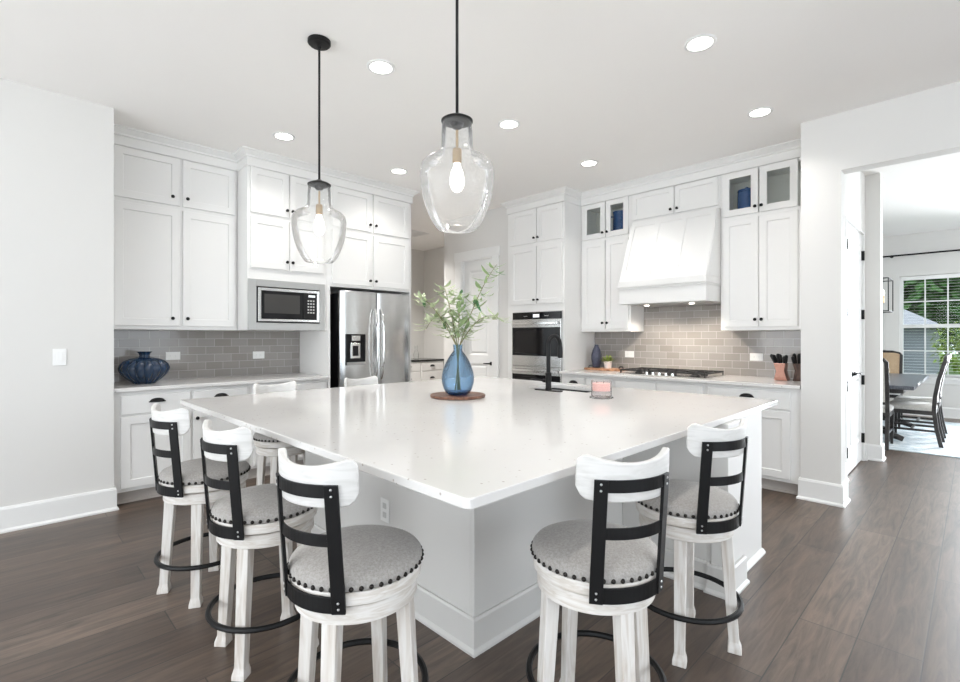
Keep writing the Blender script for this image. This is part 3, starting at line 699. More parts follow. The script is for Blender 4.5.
for z0, z1 in ((1.926, 1.975), (2.55, 2.611)):
    loft(bm, [[(hp(0.0085, z), HB0 + 0.012, z), (hp(0.0085, z), HB1 - 0.012, z), (hp(0, z), HB1 - 0.012, z), (hp(0, z), HB0 + 0.012, z)] for z in (z0, z1)])
obj('batten', bm, M['cab'], body)
bm = BM(); box(bm, 4.85, 5.40, HB0 + 0.08, HB1 - 0.08, 1.672, 1.679); obj('filter', bm, M['steeld'], h)
for yy in (2.02, 2.50):
    bm = BM(); lathe(bm, [(0.024, 0), (0.024, -0.006), (0.015, -0.007)], (5.0, yy, 1.672), 20)
    lo = obj('hood_lamp', bm, M['hoodlamp'], h)
    l = bpy.data.lights.new('hood_light', 'SPOT'); l.energy = 24; l.spot_size = radians(125); l.spot_blend = 0.6; l.color = (1.0, 0.88, 0.76); l.shadow_soft_size = 0.04
    q = bpy.data.objects.new('hood_light', l); C.objects.link(q); q.parent = h; q.location = (5.0 - 5.1, yy - 2.26, 1.655 - 1.68)
    q.rotation_euler = (0, radians(-18), 0)

# ================================================================== APPLIANCES
# microwave
m = thing('microwave', 'built-in stainless microwave with wide trim kit above the grey tiles', 'microwave', (2.05, 4.795, 1.40))
F_ = runx(4.808)
def frame_bm(mp, o, i, d0, d1):
    bm = BM()
    mbox(bm, mp, o[0], i[0], d0, d1, o[2], o[3]); mbox(bm, mp, i[1], o[1], d0, d1, o[2], o[3])
    mbox(bm, mp, i[0], i[1], d0, d1, o[2], i[2]); mbox(bm, mp, i[0], i[1], d0, d1, i[3], o[3])
    return bm
obj('trim_kit', frame_bm(F_, (1.672, 2.440, 1.398, 1.880), (1.745, 2.385, 1.468, 1.815), 0, 0.018), M['steeld'], m, 0.002)
b = BM(); mbox(b, F_, 1.745, 2.385, 0, 0.006, 1.468, 1.815); obj('vent_gap', b, M['blackpl'], m)
obj('door_rim', frame_bm(F_, (1.757, 2.373, 1.480, 1.803), (1.785, 2.345, 1.505, 1.775), 0.006, 0.034), M['steelh'], m, 0.003)
b = BM(); mbox(b, F_, 1.785, 2.345, 0.006, 0.030, 1.505, 1.775); g = obj('glass_door', b, M['blackgl'], m)
b = BM(); mbox(b, F_, 1.815, 2.165, 0.0302, 0.0312, 1.560, 1.745); obj('window', b, M['darkgl'], g)
b = BM(); mbox(b, F_, 2.205, 2.335, 0.0302, 0.0312, 1.515, 1.765); cp = obj('control_panel', b, M['blackpl'], m)
b = BM(); mbox(b, F_, 2.255, 2.325, 0.0314, 0.032, 1.735, 1.755); obj('clock_display', b, emit('clock_digits', (0.9, 0.95, 1.0), 0.5), cp)
b = BM()
for r in range(5):
    for q in range(3): mbox(b, F_, 2.245 + q*0.028, 2.262 + q*0.028, 0.0314, 0.032, 1.57 + r*0.030, 1.584 + r*0.030)
obj('keypad', b, M['slot'], cp)

# refrigerator
r = thing('refrigerator', 'stainless french-door refrigerator with ice dispenser under white cabinets', 'refrigerator', (3.03, 5.05, 0))
obj('body', box(BM(), 2.585, 3.478, 4.775, 5.35, 0.03, 1.80), M['black'], r, 0.004)
obj('base_grille', box(BM(), 2.60, 3.46, 4.76, 4.80, 0.002, 0.06), M['blackpl'], r)
def fdoor(t0, t1, z0, z1, bow=0.018):
    """slightly bowed steel door"""
    bm = BM(); n = 10; rings = []
    for k in range(n + 1):
        t = t0 + (t1 - t0)*k/n; e = 2*k/n - 1
        f = 4.72 - bow*(1 - e*e)
        if k in (0, n): f += 0.010
        rings.append([(t, f, z0), (t, f, z1), (t, 4.770, z1), (t, 4.770, z0)])
    return loft(bm, rings)
fl = obj('door', fdoor(2.577, 3.026, 0.70, 1.826), M['steel'], r, 0.004, True)
fr = obj('door', fdoor(3.034, 3.486, 0.70, 1.826), M['steel'], r, 0.004, True)
fz = obj('freezer_drawer', fdoor(2.577, 3.486, 0.07, 0.69, 0.02), M['steel'], r, 0.004, True)
for t, par in ((2.990, fl), (3.070, fr)):
    bm = BM(); pts = []
    for k in range(13):
        e = k/12; pts.append((t, 4.697 - 0.058*sin(pi*e)**0.45, 0.86 + 0.78*e))
    tube(bm, pts, 0.013, 10); obj('handle', bm, M['steelh'], par, smooth=True)
bm = BM(); pts = [(2.66 + 0.74*k/12, 4.697 - 0.05*sin(pi*k/12)**0.45, 0.62) for k in range(13)]
tube(bm, pts, 0.013, 10); obj('handle', bm, M['steelh'], fz, smooth=True)
dp = obj('ice_dispenser', box(BM(), 2.632, 2.868, 4.694, 4.712, 1.03, 1.362), M['blackgl'], fl, 0.004)
obj('display', box(BM(), 2.70, 2.80, 4.692, 4.694, 1.29, 1.345), M['steelh'], dp)
obj('paddle', box(BM(), 2.685, 2.80, 4.690, 4.694, 1.10, 1.265), M['steelh'], dp, 0.002)
obj('paddle_slot', box(BM(), 2.71, 2.775, 4.688, 4.690, 1.125, 1.235), M['blackpl'], dp)
obj('drip_tray', box(BM(), 2.64, 2.86, 4.684, 4.694, 1.034, 1.06), M['steeld'], dp)

# double wall oven
G_ = runy(4.798)
ov = thing('wall_oven', 'black and stainless double wall oven in the white tower', 'oven', (4.79, 3.85, 0.5))
b = BM(); mbox(b, G_, 3.452, 4.250, 0, 0.012, 0.46, 1.648); obj('surround', b, M['steeld'], ov, 0.002)
b = BM(); mbox(b, G_, 3.464, 4.238, 0.012, 0.020, 1.553, 1.640); cp = obj('control_panel', b, M['blackgl'], ov)
b = BM(); mbox(b, G_, 3.80, 3.90, 0.0202, 0.021, 1.575, 1.615); obj('clock_display', b, emit('oven_digits', (0.85, 0.9, 1.0), 0.45), cp)
b = BM()
for k in range(8):
    tt = 3.66 + k*0.016 if k < 4 else 3.93 + k*0.016
    mbox(b, G_, tt, tt + 0.008, 0.0202, 0.021, 1.588, 1.596)
obj('button_row', b, M['slot'], cp)
for z0, z1 in ((0.965, 1.545), (0.465, 0.955)):
    b = BM(); mbox(b, G_, 3.464, 4.238, 0.012, 0.035, z0, z1); dr = obj('oven_door', b, M['steel'], ov, 0.003)
    b = BM(); mbox(b, G_, 3.474, 4.228, 0.0352, 0.038, z0 + 0.13, z1 - 0.095); w_ = obj('door_glass', b, M['blackgl'], dr)
    b = BM(); mbox(b, G_, 3.72, 4.19, 0.0382, 0.039, z0 + 0.16, z1 - 0.13); obj('window', b, M['ovengl'], w_)
    b = BM(); z = z1 - 0.045
    mbox(b, G_, 3.49, 4.21, 0.062, 0.082, z - 0.016, z + 0.016)
    for t in (3.52, 4.18): mbox(b, G_, t - 0.012, t + 0.012, 0.035, 0.064, z - 0.012, z + 0.012)
    obj('handle', b, M['steelh'], dr, 0.004)

# gas cooktop
ck = thing('gas_cooktop', 'five-burner stainless gas cooktop with black grates under the hood', 'cooktop', (5.02, 2.26, 0.931))
obj('cooktop_plate', box(BM(), 4.745, 5.30, 1.80, 2.72, 0.931, 0.942), M['steelh'], ck, 0.004)
for x, y, rr in ((4.93, 1.96, 0.045), (5.17, 1.96, 0.035), (5.05, 2.26, 0.055), (4.93, 2.56, 0.035), (5.17, 2.56, 0.045)):
    bm = BM(); lathe(bm, [(rr, 0.942), (rr, 0.952), (rr*0.7, 0.954), (rr*0.7, 0.962), (rr*0.5, 0.966)], (x, y, 0), 20); obj('burner', bm, M['iron'], ck, smooth=True)
for k in range(3):
    y0 = 1.81 + k*0.302; y1 = y0 + 0.296
    bm = BM(); z0, z1 = 0.968, 0.982
    x0 = 4.86 if k == 1 else 4.80
    for yy in (y0, y1 - 0.014): box(bm, x0, 5.29, yy, yy + 0.014, z0, z1)
    for xx in (x0, 5.04, 5.276): box(bm, xx, xx + 0.014, y0, y1, z0, z1)
    for yy in (y0 + 0.095, y0 + 0.19): box(bm, x0, 5.29, yy, yy + 0.010, z0, z1)
    for xx in (x0 + 0.002, 5.278):
        for yy in (y0 + 0.002, y1 - 0.014): box(bm, xx, xx + 0.012, yy, yy + 0.012, 0.942, z0)
    obj('grate', bm, M['iron'], ck, 0.002)
for k in range(5):
    bm = BM(); lathe(bm, [(0.021, 0.942), (0.021, 0.946), (0.017, 0.948), (0.015, 0.968), (0.011, 0.970)], (4.79, 2.26 + (k - 2)*0.068, 0), 16)
    obj('control_knob', bm, M['steelh'], ck, smooth=True)

# ================================================================== ISLAND
isl = thing('kitchen_island', 'large white kitchen island base under the square quartz slab', 'island', (2.3, 2.2, 0))
bm = BM()
box(bm, 1.43, 3.36, 1.485, 1.51, 0.001, 0.884); box(bm, 1.43, 3.36, 3.055, 3.08, 0.001, 0.884)
box(bm, 1.43, 1.455, 1.51, 3.055, 0.001, 0.884); box(bm, 3.335, 3.36, 1.51, 3.055, 0.001, 0.884)
obj('cabinet_body', bm, M['island'], isl, 0.002)
obj('end_panel', box(BM(), 2.66, 3.36, 0.93, 1.484, 0.001, 0.884), M['island'], isl, 0.002)
bm = BM(); box(bm, 2.645, 2.865, 0.885, 0.97, 0.001, 0.884); obj('corner_post', bm, M['island'], isl, 0.003)
IB = [(0, 0.001), (0.026, 0.001), (0.026, 0.012), (0.015, 0.026), (0.015, 0.140), (0.009, 0.150), (0, 0.150)]
bm = BM(); sweep(bm, [(2.867, 0.928), (2.867, 0.883), (2.643, 0.883), (2.643, 0.972), (2.658, 0.972), (2.658, 1.483), (1.428, 1.483), (1.428, 3.082), (2.6, 3.082)][::-1], IB)
obj('base_moulding', bm, M['island'], isl)
bm = BM(); sweep(bm, [(3.361, 0.93), (2.885, 0.93)][::-1], [(0, 0.001), (0.022, 0.001), (0.022, 0.010), (0.012, 0.024), (0, 0.030)]); obj('shoe_moulding', bm, M['island'], isl)
bm = BM(); box(bm, 1.424, 1.429, 2.11, 2.185, 0.375, 0.492); op = obj('outlet_plate', bm, M['plate'], isl, 0.001)
bm = BM()
for zz in (0.41, 0.457): box(bm, 1.4225, 1.424, 2.132, 2.163, zz - 0.014, zz + 0.014)
obj('socket', bm, M['slot'], op)

SX0, SX1, SY0, SY1 = 0.855, 3.645, 0.910, 3.700
KX0, KX1, KY0, KY1 = 3.125, 3.475, 2.04, 2.60
def rrect(x0, x1, y0, y1, r, n=5):
    P = []
    for cx, cy, a in ((x1 - r, y1 - r, 0), (x0 + r, y1 - r, 90), (x0 + r, y0 + r, 180), (x1 - r, y0 + r, 270)):
        for k in range(n + 1):
            t = radians(a + 90*k/n); P.append((cx + r*cos(t), cy + r*sin(t)))
    return P
bm = BM()
outer = rrect(SX0, SX1, SY0, SY1, 0.022); inner = rrect(KX0, KX1, KY0, KY1, 0.02)
vo = {}; 
for z in (0.885, 0.915):
    vo[z] = ([bm.verts.new((x, y, z)) for x, y in outer], [bm.verts.new((x, y, z)) for x, y in inner])
n = len(outer)
for k in range(n):
    j = (k + 1) % n
    a, b = vo[0.885], vo[0.915]
    bm.faces.new((a[0][k], a[0][j], b[0][j], b[0][k])); bm.faces.new((a[1][j], a[1][k], b[1][k], b[1][j]))
    bm.faces.new((b[0][k], b[0][j], b[1][j], b[1][k])); bm.faces.new((a[0][j], a[0][k], a[1][k], a[1][j]))
sl = obj('island_countertop', bm, M['quartz'], None, 0.004, seg=3)
tag(sl, 'large square white speckled quartz slab on the island', 'countertop')
# sink hung under the slab
bm = BM(); e = 0.012; zt, zb = 0.884, 0.69
R = [[(x, y, z) for x, y in rrect(KX0 - o, KX1 + o, KY0 - o, KY1 + o, 0.03)] for o, z in ((e, zt), (e, zb - 0.01), (-0.004, zb - 0.01 + 0.0001))]
R = [[(x, y, zt) for x, y in rrect(KX0 + 0.002, KX1 - 0.002, KY0 + 0.002, KY1 - 0.002, 0.03)]]
R += [[(x, y, zb + 0.02) for x, y in rrect(KX0 + 0.004, KX1 - 0.004, KY0 + 0.004, KY1 - 0.004, 0.03)], [(x, y, zb) for x, y in rrect(KX0 + 0.03, KX1 - 0.03, KY0 + 0.03, KY1 - 0.03, 0.03)]]
V = [[bm.verts.new(p) for p in rg] for rg in R]
for a, b in zip(V, V[1:]):
    for k in range(n): bm.faces.new((a[k], a[(k+1) % n], b[(k+1) % n], b[k]))
bm.faces.new(V[-1])
sk = thing('sink', 'black undermount sink sunk into the island slab beside the faucet', 'sink', (3.3, 2.32, zb))
obj('basin', bm, M['sink'], sk, smooth=True)
bm = BM(); lathe(bm, [(0.045, 0.004), (0.045, 0.007), (0.02, 0.005)], (3.3, 2.32, zb), 20); obj('drain', bm, M['steeld'], sk)
# faucet
fc = thing('faucet', 'tall black gooseneck faucet standing beside the island sink', 'faucet', (3.03, 2.32, 0.9155))
bm = BM()
loft(bm, [[(x, y, z) for x, y in rrect(3.03 - a, 3.03 + a, 2.32 - b_, 2.32 + b_, a*0.98)] for a, b_, z in ((0.032, 0.128, 0.9155), (0.032, 0.128, 0.920), (0.029, 0.125, 0.922))])
obj('deck_plate', bm, M['black'], fc)
bm = BM(); lathe(bm, [(0.026, 0.922), (0.026, 0.93), (0.022, 0.935), (0.022, 1.03), (0.025, 1.035), (0.025, 1.05), (0.016, 1.06)], (3.03, 2.32, 0), 20); obj('body', bm, M['black'], fc, smooth=True)
bm = BM(); pts = [(3.03, 2.32, 1.05), (3.03, 2.32, 1.15), (3.03, 2.32, 1.265)]
for k in range(1, 13):
    t = pi*k/12; pts.append((3.03 + 0.062*(1 - cos(t)), 2.32 - 0.01*(1 - cos(t)), 1.265 + 0.072*sin(t)))
tube(bm, pts, 0.0165, 12); obj('spout', bm, M['black'], fc, smooth=True)
bm = BM(); lathe(bm, [(0.0165, 0), (0.0195, -0.02), (0.021, -0.09), (0.018, -0.10)], (pts[-1][0], pts[-1][1], pts[-1][2]), 16); obj('spray_head', bm, M['blackpl'], fc, smooth=True)
bm = BM(); tube(bm, [(3.03, 2.34, 0.99), (3.03, 2.37, 0.99)], 0.014, 12); tube(bm, [(3.03, 2.365, 0.99), (3.01, 2.40, 0.995), (2.98, 2.455, 1.0)], [0.008, 0.007, 0.006], 8); obj('lever_handle', bm, M['black'], fc, smooth=True)
# ================================================================== BAR STOOLS
def stool_parts(root, back, legrot):
    """back: direction the backrest stands in; legrot: turn of the leg frame"""
    for k in range(4):
        a = legrot + pi/2*k; bm = BM(); rings = []
        for z, hd, hw in ((0.502, 0.163, 0.024), (0.30, 0.176, 0.022), (0.075, 0.191, 0.020), (0.045, 0.193, 0.020), (0.020, 0.195, 0.026), (0.0, 0.196, 0.027)):
            c_ = Vector((cos(a)*hd, sin(a)*hd, z)); u = Vector((cos(a), sin(a), 0)); v = Vector((-sin(a), cos(a), 0))
            rings.append([c_ + u*hw*sx + v*hw*sy for sx, sy in ((1, 1), (-1, 1), (-1, -1), (1, -1))])
        obj('leg', loft(bm, rings), M['stool'], root, 0.003)
    bm = BM(); torus(bm, (0, 0, 0.197), 0.221, 0.0115); obj('footrest_ring', bm, M['black'], root, smooth=True)
    bm = BM(); lathe(bm, [(0.150, 0.497), (0.184, 0.494), (0.193, 0.499), (0.193, 0.545), (0.189, 0.550), (0.150, 0.550)], n=48); obj('apron', bm, M['rimw'], root, smooth=True)
    bm = BM(); lathe(bm, [(0.150, 0.551), (0.199, 0.556), (0.207, 0.561), (0.207, 0.592), (0.203, 0.597), (0.150, 0.597)], n=48); obj('seat_rim', bm, M['rimw'], root, smooth=True)
    bm = BM(); lathe(bm, [(0.198, 0.598), (0.208, 0.602), (0.211, 0.612), (0.209, 0.626), (0.199, 0.638), (0.176, 0.648), (0.130, 0.656), (0.07, 0.659), (0.015, 0.660)], n=48)
    cu = obj('seat_cushion', bm, M['seat'], root, smooth=True)
    bm = BM()
    for k in range(46):
        t = 2*pi*k/46; ball(bm, (0.2100*cos(t), 0.2100*sin(t), 0.609), 0.0076, u=8, v=6)
    obj('nailhead_trim', bm, M['nail'], cu, smooth=True)
    # metal back frame: a band around the rim, two posts, two cross bars
    U_ = Vector((cos(back), sin(back), 0)); S_ = Vector((-sin(back), cos(back), 0))
    def P(o, s, z): return U_*o + S_*s + Vector((0, 0, z))
    HA = radians(31)
    def arc(bm, R, co, ha, z0, z1, th, n=14):
        rings = []
        for k in range(n + 1):
            t = -ha + 2*ha*k/n
            rings.append([P(co + (R + e)*cos(t), (R + e)*sin(t), z) for e, z in ((0, z0), (th, z0), (th, z1), (0, z1))])
        loft(bm, rings)
    bm = BM()
    lean = lambda z: 0.030*max(0, (z - 0.56)/0.36)
    arc(bm, 0.2135, 0, HA + 0.04, 0.545, 0.592, 0.006)
    arc(bm, 0.2135, lean(0.757), HA, 0.740, 0.775, 0.006)
    arc(bm, 0.2135, lean(0.897), HA, 0.880, 0.917, 0.006)
    for sg in (-1, 1):
        rings = []
        for z in (0.545, 0.592, 0.68, 0.76, 0.84, 0.917):
            o = lean(z); t = sg*HA; tv = 0.020
            rings.append([P(o + R*cos(t) - w_*sin(t)*1.0, R*sin(t) + w_*cos(t), z) for R, w_ in ((0.2125, -tv), (0.2225, -tv), (0.2225, tv), (0.2125, tv))])
        loft(bm, rings)
    fo = obj('back_frame', bm, M['black'], root, 0.0015)
    for sg in (-1, 1):
        for z in (0.560, 0.578, 0.886, 0.905):
            t = sg*HA; obj('screw', ball(BM(), P(lean(z) + 0.2225*cos(t), 0.2225*sin(t), z), 0.0042, u=8, v=5), M['screw'], fo, smooth=True)
    # curved wooden back board held inside the posts; its ears sweep forward
    bm = BM(); n_ = 24; rings = []
    for k in range(n_ + 1):
        t = -1 + 2*k/n_; ph = radians(51)*t; e4 = abs(t)**4; tip_ = max(0, abs(t) - 0.82)/0.18
        zlo = 0.848 + 0.012*e4 + 0.032*tip_**2; zhi = 0.963 + 0.034*t*t - 0.028*tip_**2
        ring = []
        for z, R_ in ((zlo, 0.190), (zlo, 0.2115), ((zlo + zhi)/2, 0.2125), (zhi, 0.2105), (zhi, 0.190), ((zlo + zhi)/2, 0.189)):
            ring.append(P(lean(z) + R_*cos(ph), R_*sin(ph)*1.02, z))
        rings.append(ring)
    obj('backrest', loft(bm, rings), M['stoolb'], root, 0.005, True, 3)

STOOLS = [
    ((0.79, 2.885), 192, 152, 'swivel bar stool farthest left, its back close to the left worktop drawers', 'stools along the left edge of the island'),
    ((0.825, 2.145), 191, 221, 'swivel bar stool in the middle of the three on the left', 'stools along the left edge of the island'),
    ((0.838, 1.422), 195, 214, 'nearest of the three bar stools on the left, with a wide grey seat', 'stools along the left edge of the island'),
    ((1.434, 0.903), 244, 243, 'nearest bar stool on the right edge of the island', 'stools along the right edge of the island'),
    ((2.165, 0.905), 250, 197, 'bar stool on the right edge beside the island end post', 'stools along the right edge of the island'),
    ((1.50, 3.565), 90, 45, 'bar stool on the far edge facing us, seat seen between two stools', 'stools along the far edge of the island'),
    ((2.24, 3.565), 90, 45, 'bar stool on the far edge in front of the refrigerator, only its top showing', 'stools along the far edge of the island')]
for (p, bk, lg, lab, grp) in STOOLS:
    t = thing('bar_stool', lab, 'bar stool', (0, 0, 0), 0, grp)
    stool_parts(t, radians(bk), radians(lg))
    t.location = (p[0], p[1], 0.0005)

# ================================================================== PENDANTS AND CEILING LIGHTS
def pendant(x, y, zb, label):
    p = thing('pendant_light', label, 'pendant lamp', (x, y, zb), 0, 'glass pendants over the island')
    L = lambda z: z + zb
    bm = BM(); lathe(bm, [(0.066, CZ - 0.0005), (0.066, CZ - 0.018), (0.058, CZ - 0.026), (0.012, CZ - 0.030), (0.010, CZ - 0.05)], (x, y, 0), 28); obj('canopy', bm, M['black'], p, smooth=True)
    bm = BM(); tube(bm, [(x, y, CZ - 0.04), (x, y, L(0.47))], 0.0065, 10); obj('rod', bm, M['black'], p, smooth=True)
    bm = BM(); lathe(bm, [(0.012, 0.488), (0.024, 0.480), (0.052, 0.470), (0.067, 0.461), (0.067, 0.455), (0.056, 0.451), (0.03, 0.447), (0.02, 0.43)], (x, y, zb), 32); obj('cap', bm, M['black'], p, smooth=True)
    bm = BM(); prof = [(0.062, 0.452), (0.064, 0.43), (0.066, 0.39), (0.067, 0.35), (0.074, 0.327), (0.100, 0.308), (0.132, 0.292), (0.150, 0.272), (0.157, 0.240), (0.155, 0.200), (0.148, 0.150), (0.137, 0.105), (0.122, 0.065), (0.105, 0.032), (0.090, 0.010), (0.080, 0.0), (0.074, 0.003)]
    lathe(bm, prof, (x, y, zb), 48, cap=False); obj('glass_shade', bm, M['shade'], p, smooth=True)
    bm = BM(); tube(bm, [(x, y, L(0.42)), (x, y, L(0.33))], 0.006, 8); lathe(bm, [(0.018, 0.34), (0.020, 0.33), (0.020, 0.285), (0.015, 0.28)], (x, y, zb), 16); obj('socket', bm, M['brass'], p, smooth=True)
    bm = BM(); lathe(bm, [(0.013, 0.282), (0.016, 0.265), (0.026, 0.24), (0.031, 0.21), (0.029, 0.185), (0.018, 0.165), (0.004, 0.158)], (x, y, zb), 20); obj('bulb', bm, M['bulb'], p, smooth=True)
    l = bpy.data.lights.new('pendant_glow', 'POINT'); l.energy = 0.7; l.color = (1, 0.92, 0.82); l.shadow_soft_size = 0.05
    q = bpy.data.objects.new('pendant_glow', l); C.objects.link(q); q.parent = p; q.location = (0, 0, 0.12)
pendant(1.36, 2.74, 1.776, 'clear glass jug pendant hanging in front of the microwave cabinet')
pendant(1.384, 1.542, 1.785, 'larger-looking clear glass jug pendant hanging left of the ceiling centre, nearest us')

CANS = [((1.778, 2.723), 'round recessed ceiling light between the two pendant rods'), ((1.784, 4.254), 'round recessed ceiling light in front of the left cabinets, near the microwave cabinet'),
        ((3.028, 4.295), 'round recessed ceiling light in front of the refrigerator cabinet'), ((3.007, 2.709), 'round recessed ceiling light right of the nearer pendant, over the island vase'),
        ((4.258, 2.748), 'round recessed ceiling light before the range hood cabinets'), ((2.993, 1.160), 'largest round recessed ceiling light, upper right of centre'),
        ((4.245, 1.186), 'round recessed ceiling light near the pillar, by the right glass cabinet')]
proto = None
for (x, y), lab in CANS:
    if proto is None:
        proto = thing('recessed_light', lab, 'ceiling light', (0, 0, 0), 0, 'recessed ceiling lights')
        bm = BM(); lathe(bm, [(0.070, 0), (0.092, 0), (0.092, -0.004), (0.086, -0.008), (0.070, -0.006)], n=36, cap=False); obj('trim_ring', bm, M['trim'], proto, smooth=True)
        bm = BM(); lathe(bm, [(0.071, -0.001), (0.071, -0.004), (0.03, -0.006)], n=32); obj('lens', bm, M['can'], proto)
        root = proto
    else: root = dup(proto, (0, 0, 0), 0, lab)
    root.location = (x, y, CZ - 0.0005)
for (x, y) in [p for p, _ in CANS] + [(1.78, 1.17), (0.3, -1.5), (2.4, -1.8), (-1.6, 1.2), (4.2, 6.6), (6.0, -0.4), (8.7, 0.6)]:  # entries after CANS: fill lamps added without fixtures, the hall's strongest
    l = bpy.data.lights.new('can_or_fill_light', 'AREA'); l.shape = 'DISK'; l.size = 0.15; l.energy = 70 if (x, y) == (4.2, 6.6) else 5.2; l.color = (1, 0.97, 0.93); l.spread = radians(128)
    o = bpy.data.objects.new('can_or_fill_light', l); C.objects.link(o); o.location = (x, y, CZ - 0.02)

# ================================================================== THINGS ON THE COUNTERS
def petal(bm, base, tip, wd, bend, up=Vector((0, 0, 1)), n=5):
    """a thin curved leaf blade from base to tip"""
    base, tip = Vector(base), Vector(tip); d = tip - base; side = d.cross(up)
    if side.length < 1e-4: side = Vector((1, 0, 0))
    side.normalize(); nm = side.cross(d).normalized(); rows = []
    for k in range(n + 1):
        t = k/n; c_ = base + d*t + nm*(-bend*d.length*4*t*(1 - t)*0.5) - up*bend*d.length*t*t*0.6
        ww = wd*sin(pi*min(1, 0.08 + t*0.92))**0.8*(1 - 0.25*t)
        rows.append((bm.verts.new(c_ - side*ww), bm.verts.new(c_ + nm*ww*0.25), bm.verts.new(c_ + side*ww)))
    for a, b in zip(rows, rows[1:]):
        bm.faces.new((a[0], a[1], b[1], b[0])); bm.faces.new((a[1], a[2], b[2], b[1]))

SR = Vector((0.712, -0.702, 0)); SD = Vector((0.702, 0.712, 0))     # across and away, as seen from the room's open side
VC = Vector((2.262, 2.512, 0.9155))
bm = BM(); lathe(bm, [(0.180, 0), (0.189, 0.004), (0.190, 0.016), (0.186, 0.020), (0.178, 0.017), (0.10, 0.016)], VC, 48)
tr = obj('round_tray', bm, M['traywood'], None, smooth=True, loc=VC); tag(tr, 'round dark wooden tray under the blue glass vase on the island', 'tray')
vz = VC.z + 0.0175
v = thing('glass_vase', 'pear-shaped translucent blue glass vase on the round wooden tray', 'vase', (VC.x, VC.y, vz))
bm = BM(); lathe(bm, [(0.030, 0.001), (0.062, 0.0), (0.083, 0.014), (0.100, 0.045), (0.111, 0.085), (0.112, 0.120), (0.104, 0.165), (0.088, 0.210), (0.068, 0.250), (0.048, 0.280), (0.033, 0.298), (0.030, 0.310), (0.032, 0.335), (0.036, 0.345)], (VC.x, VC.y, vz), 40, cap=False)
obj('glass_body', bm, M['bluegl'], v, smooth=True)
bm = BM(); lathe(bm, [(0.005, 0.003), (0.060, 0.003), (0.080, 0.016), (0.085, 0.024), (0.03, 0.024)], (VC.x, VC.y, vz), 32); obj('thick_base', bm, glassy('deep_blue_glass', (0.30, 0.48, 0.74), 0.2), v, smooth=True)
mouth = Vector((VC.x, VC.y, vz + 0.335))
BR = [((0.27, 0.02, 0.565), 0.06, 'a', 'long leafy branch in the blue vase arching up to the right, tallest', 36),
      ((-0.26, -0.03, 0.34), 0.05, 'p', 'pale leafy branch in the blue vase leaning far left', 38),
      ((-0.23, 0.10, 0.12), 0.14, 'p', 'pale leafy branch in the blue vase drooping low on the left', 36),
      ((0.02, -0.08, 0.36), 0.02, 'a', 'leafy branch in the blue vase standing upright in the middle', 44),
      ((0.28, 0.03, 0.20), 0.08, 'p', 'short leafy branch in the blue vase leaning right over the island', 32),
      ((-0.10, 0.06, 0.42), 0.03, 'p', 'leafy branch in the blue vase tilting slightly left', 40)]
rnd = random.Random(3)
for (dx, dd, dz), arch, kind, lab, nl in BR:
    t = thing('leafy_branch', lab, 'branch', (VC.x, VC.y, vz + 0.02), 0, 'leafy branches in the blue vase')
    foot = Vector((VC.x, VC.y, vz + 0.03)) + SR*(-dx*0.06) + SD*(-dd*0.05 + rnd.uniform(-0.012, 0.012))
    neck = mouth + SR*dx*0.04 + SD*dd*0.06
    tip = mouth + SR*dx + SD*dd + Vector((0, 0, dz)); pts = [foot, neck]
    for k in range(1, 9):
        e = k/8; p = neck.lerp(tip, e) + Vector((0, 0, arch*4*e*(1 - e))); pts.append(p)
    bm = BM(); tube(bm, pts, [0.0045, 0.004] + [0.0038 - 0.0003*k for k in range(8)], 6)
    s = obj('stem', bm, M['stem'], t, smooth=True)
    bm = BM()
    for k in range(nl):
        e = 0.10 + 0.9*k/nl; i = e*8; a = int(i); P0 = pts[min(1 + a, 9)].lerp(pts[min(2 + a, 9)], i - a)
        ang = k*2.4 + rnd.uniform(-0.4, 0.4); out = (SR*cos(ang) + SD*sin(ang)*0.8)
        ax = (tip - neck).normalized()
        d = (out*0.85 + ax*0.5 + Vector((0, 0, rnd.uniform(-0.25, 0.25)))).normalized()
        petal(bm, P0, P0 + d*rnd.uniform(0.075, 0.145), rnd.uniform(0.012, 0.020), rnd.uniform(0.1, 0.55))
    obj('foliage', bm, M['leafa'] if kind == 'a' else M['leafp'], s, smooth=True)
    for k in range(5 if kind == 'a' else 2):
        bm = BM(); e = rnd.uniform(0.25, 1.0); i = e*8; a = int(i); P0 = pts[min(1 + a, 9)].lerp(pts[min(2 + a, 9)], i - a)
        ang = rnd.uniform(0, 6.28); d = (SR*cos(ang) + SD*sin(ang)*0.6 + Vector((0, 0, rnd.uniform(-0.9, 0.6)))).normalized()
        petal(bm, P0, P0 + d*rnd.uniform(0.05, 0.10), rnd.uniform(0.012, 0.017), 0.3)
        obj('dark_leaf', bm, M['leafb'], s, smooth=True)

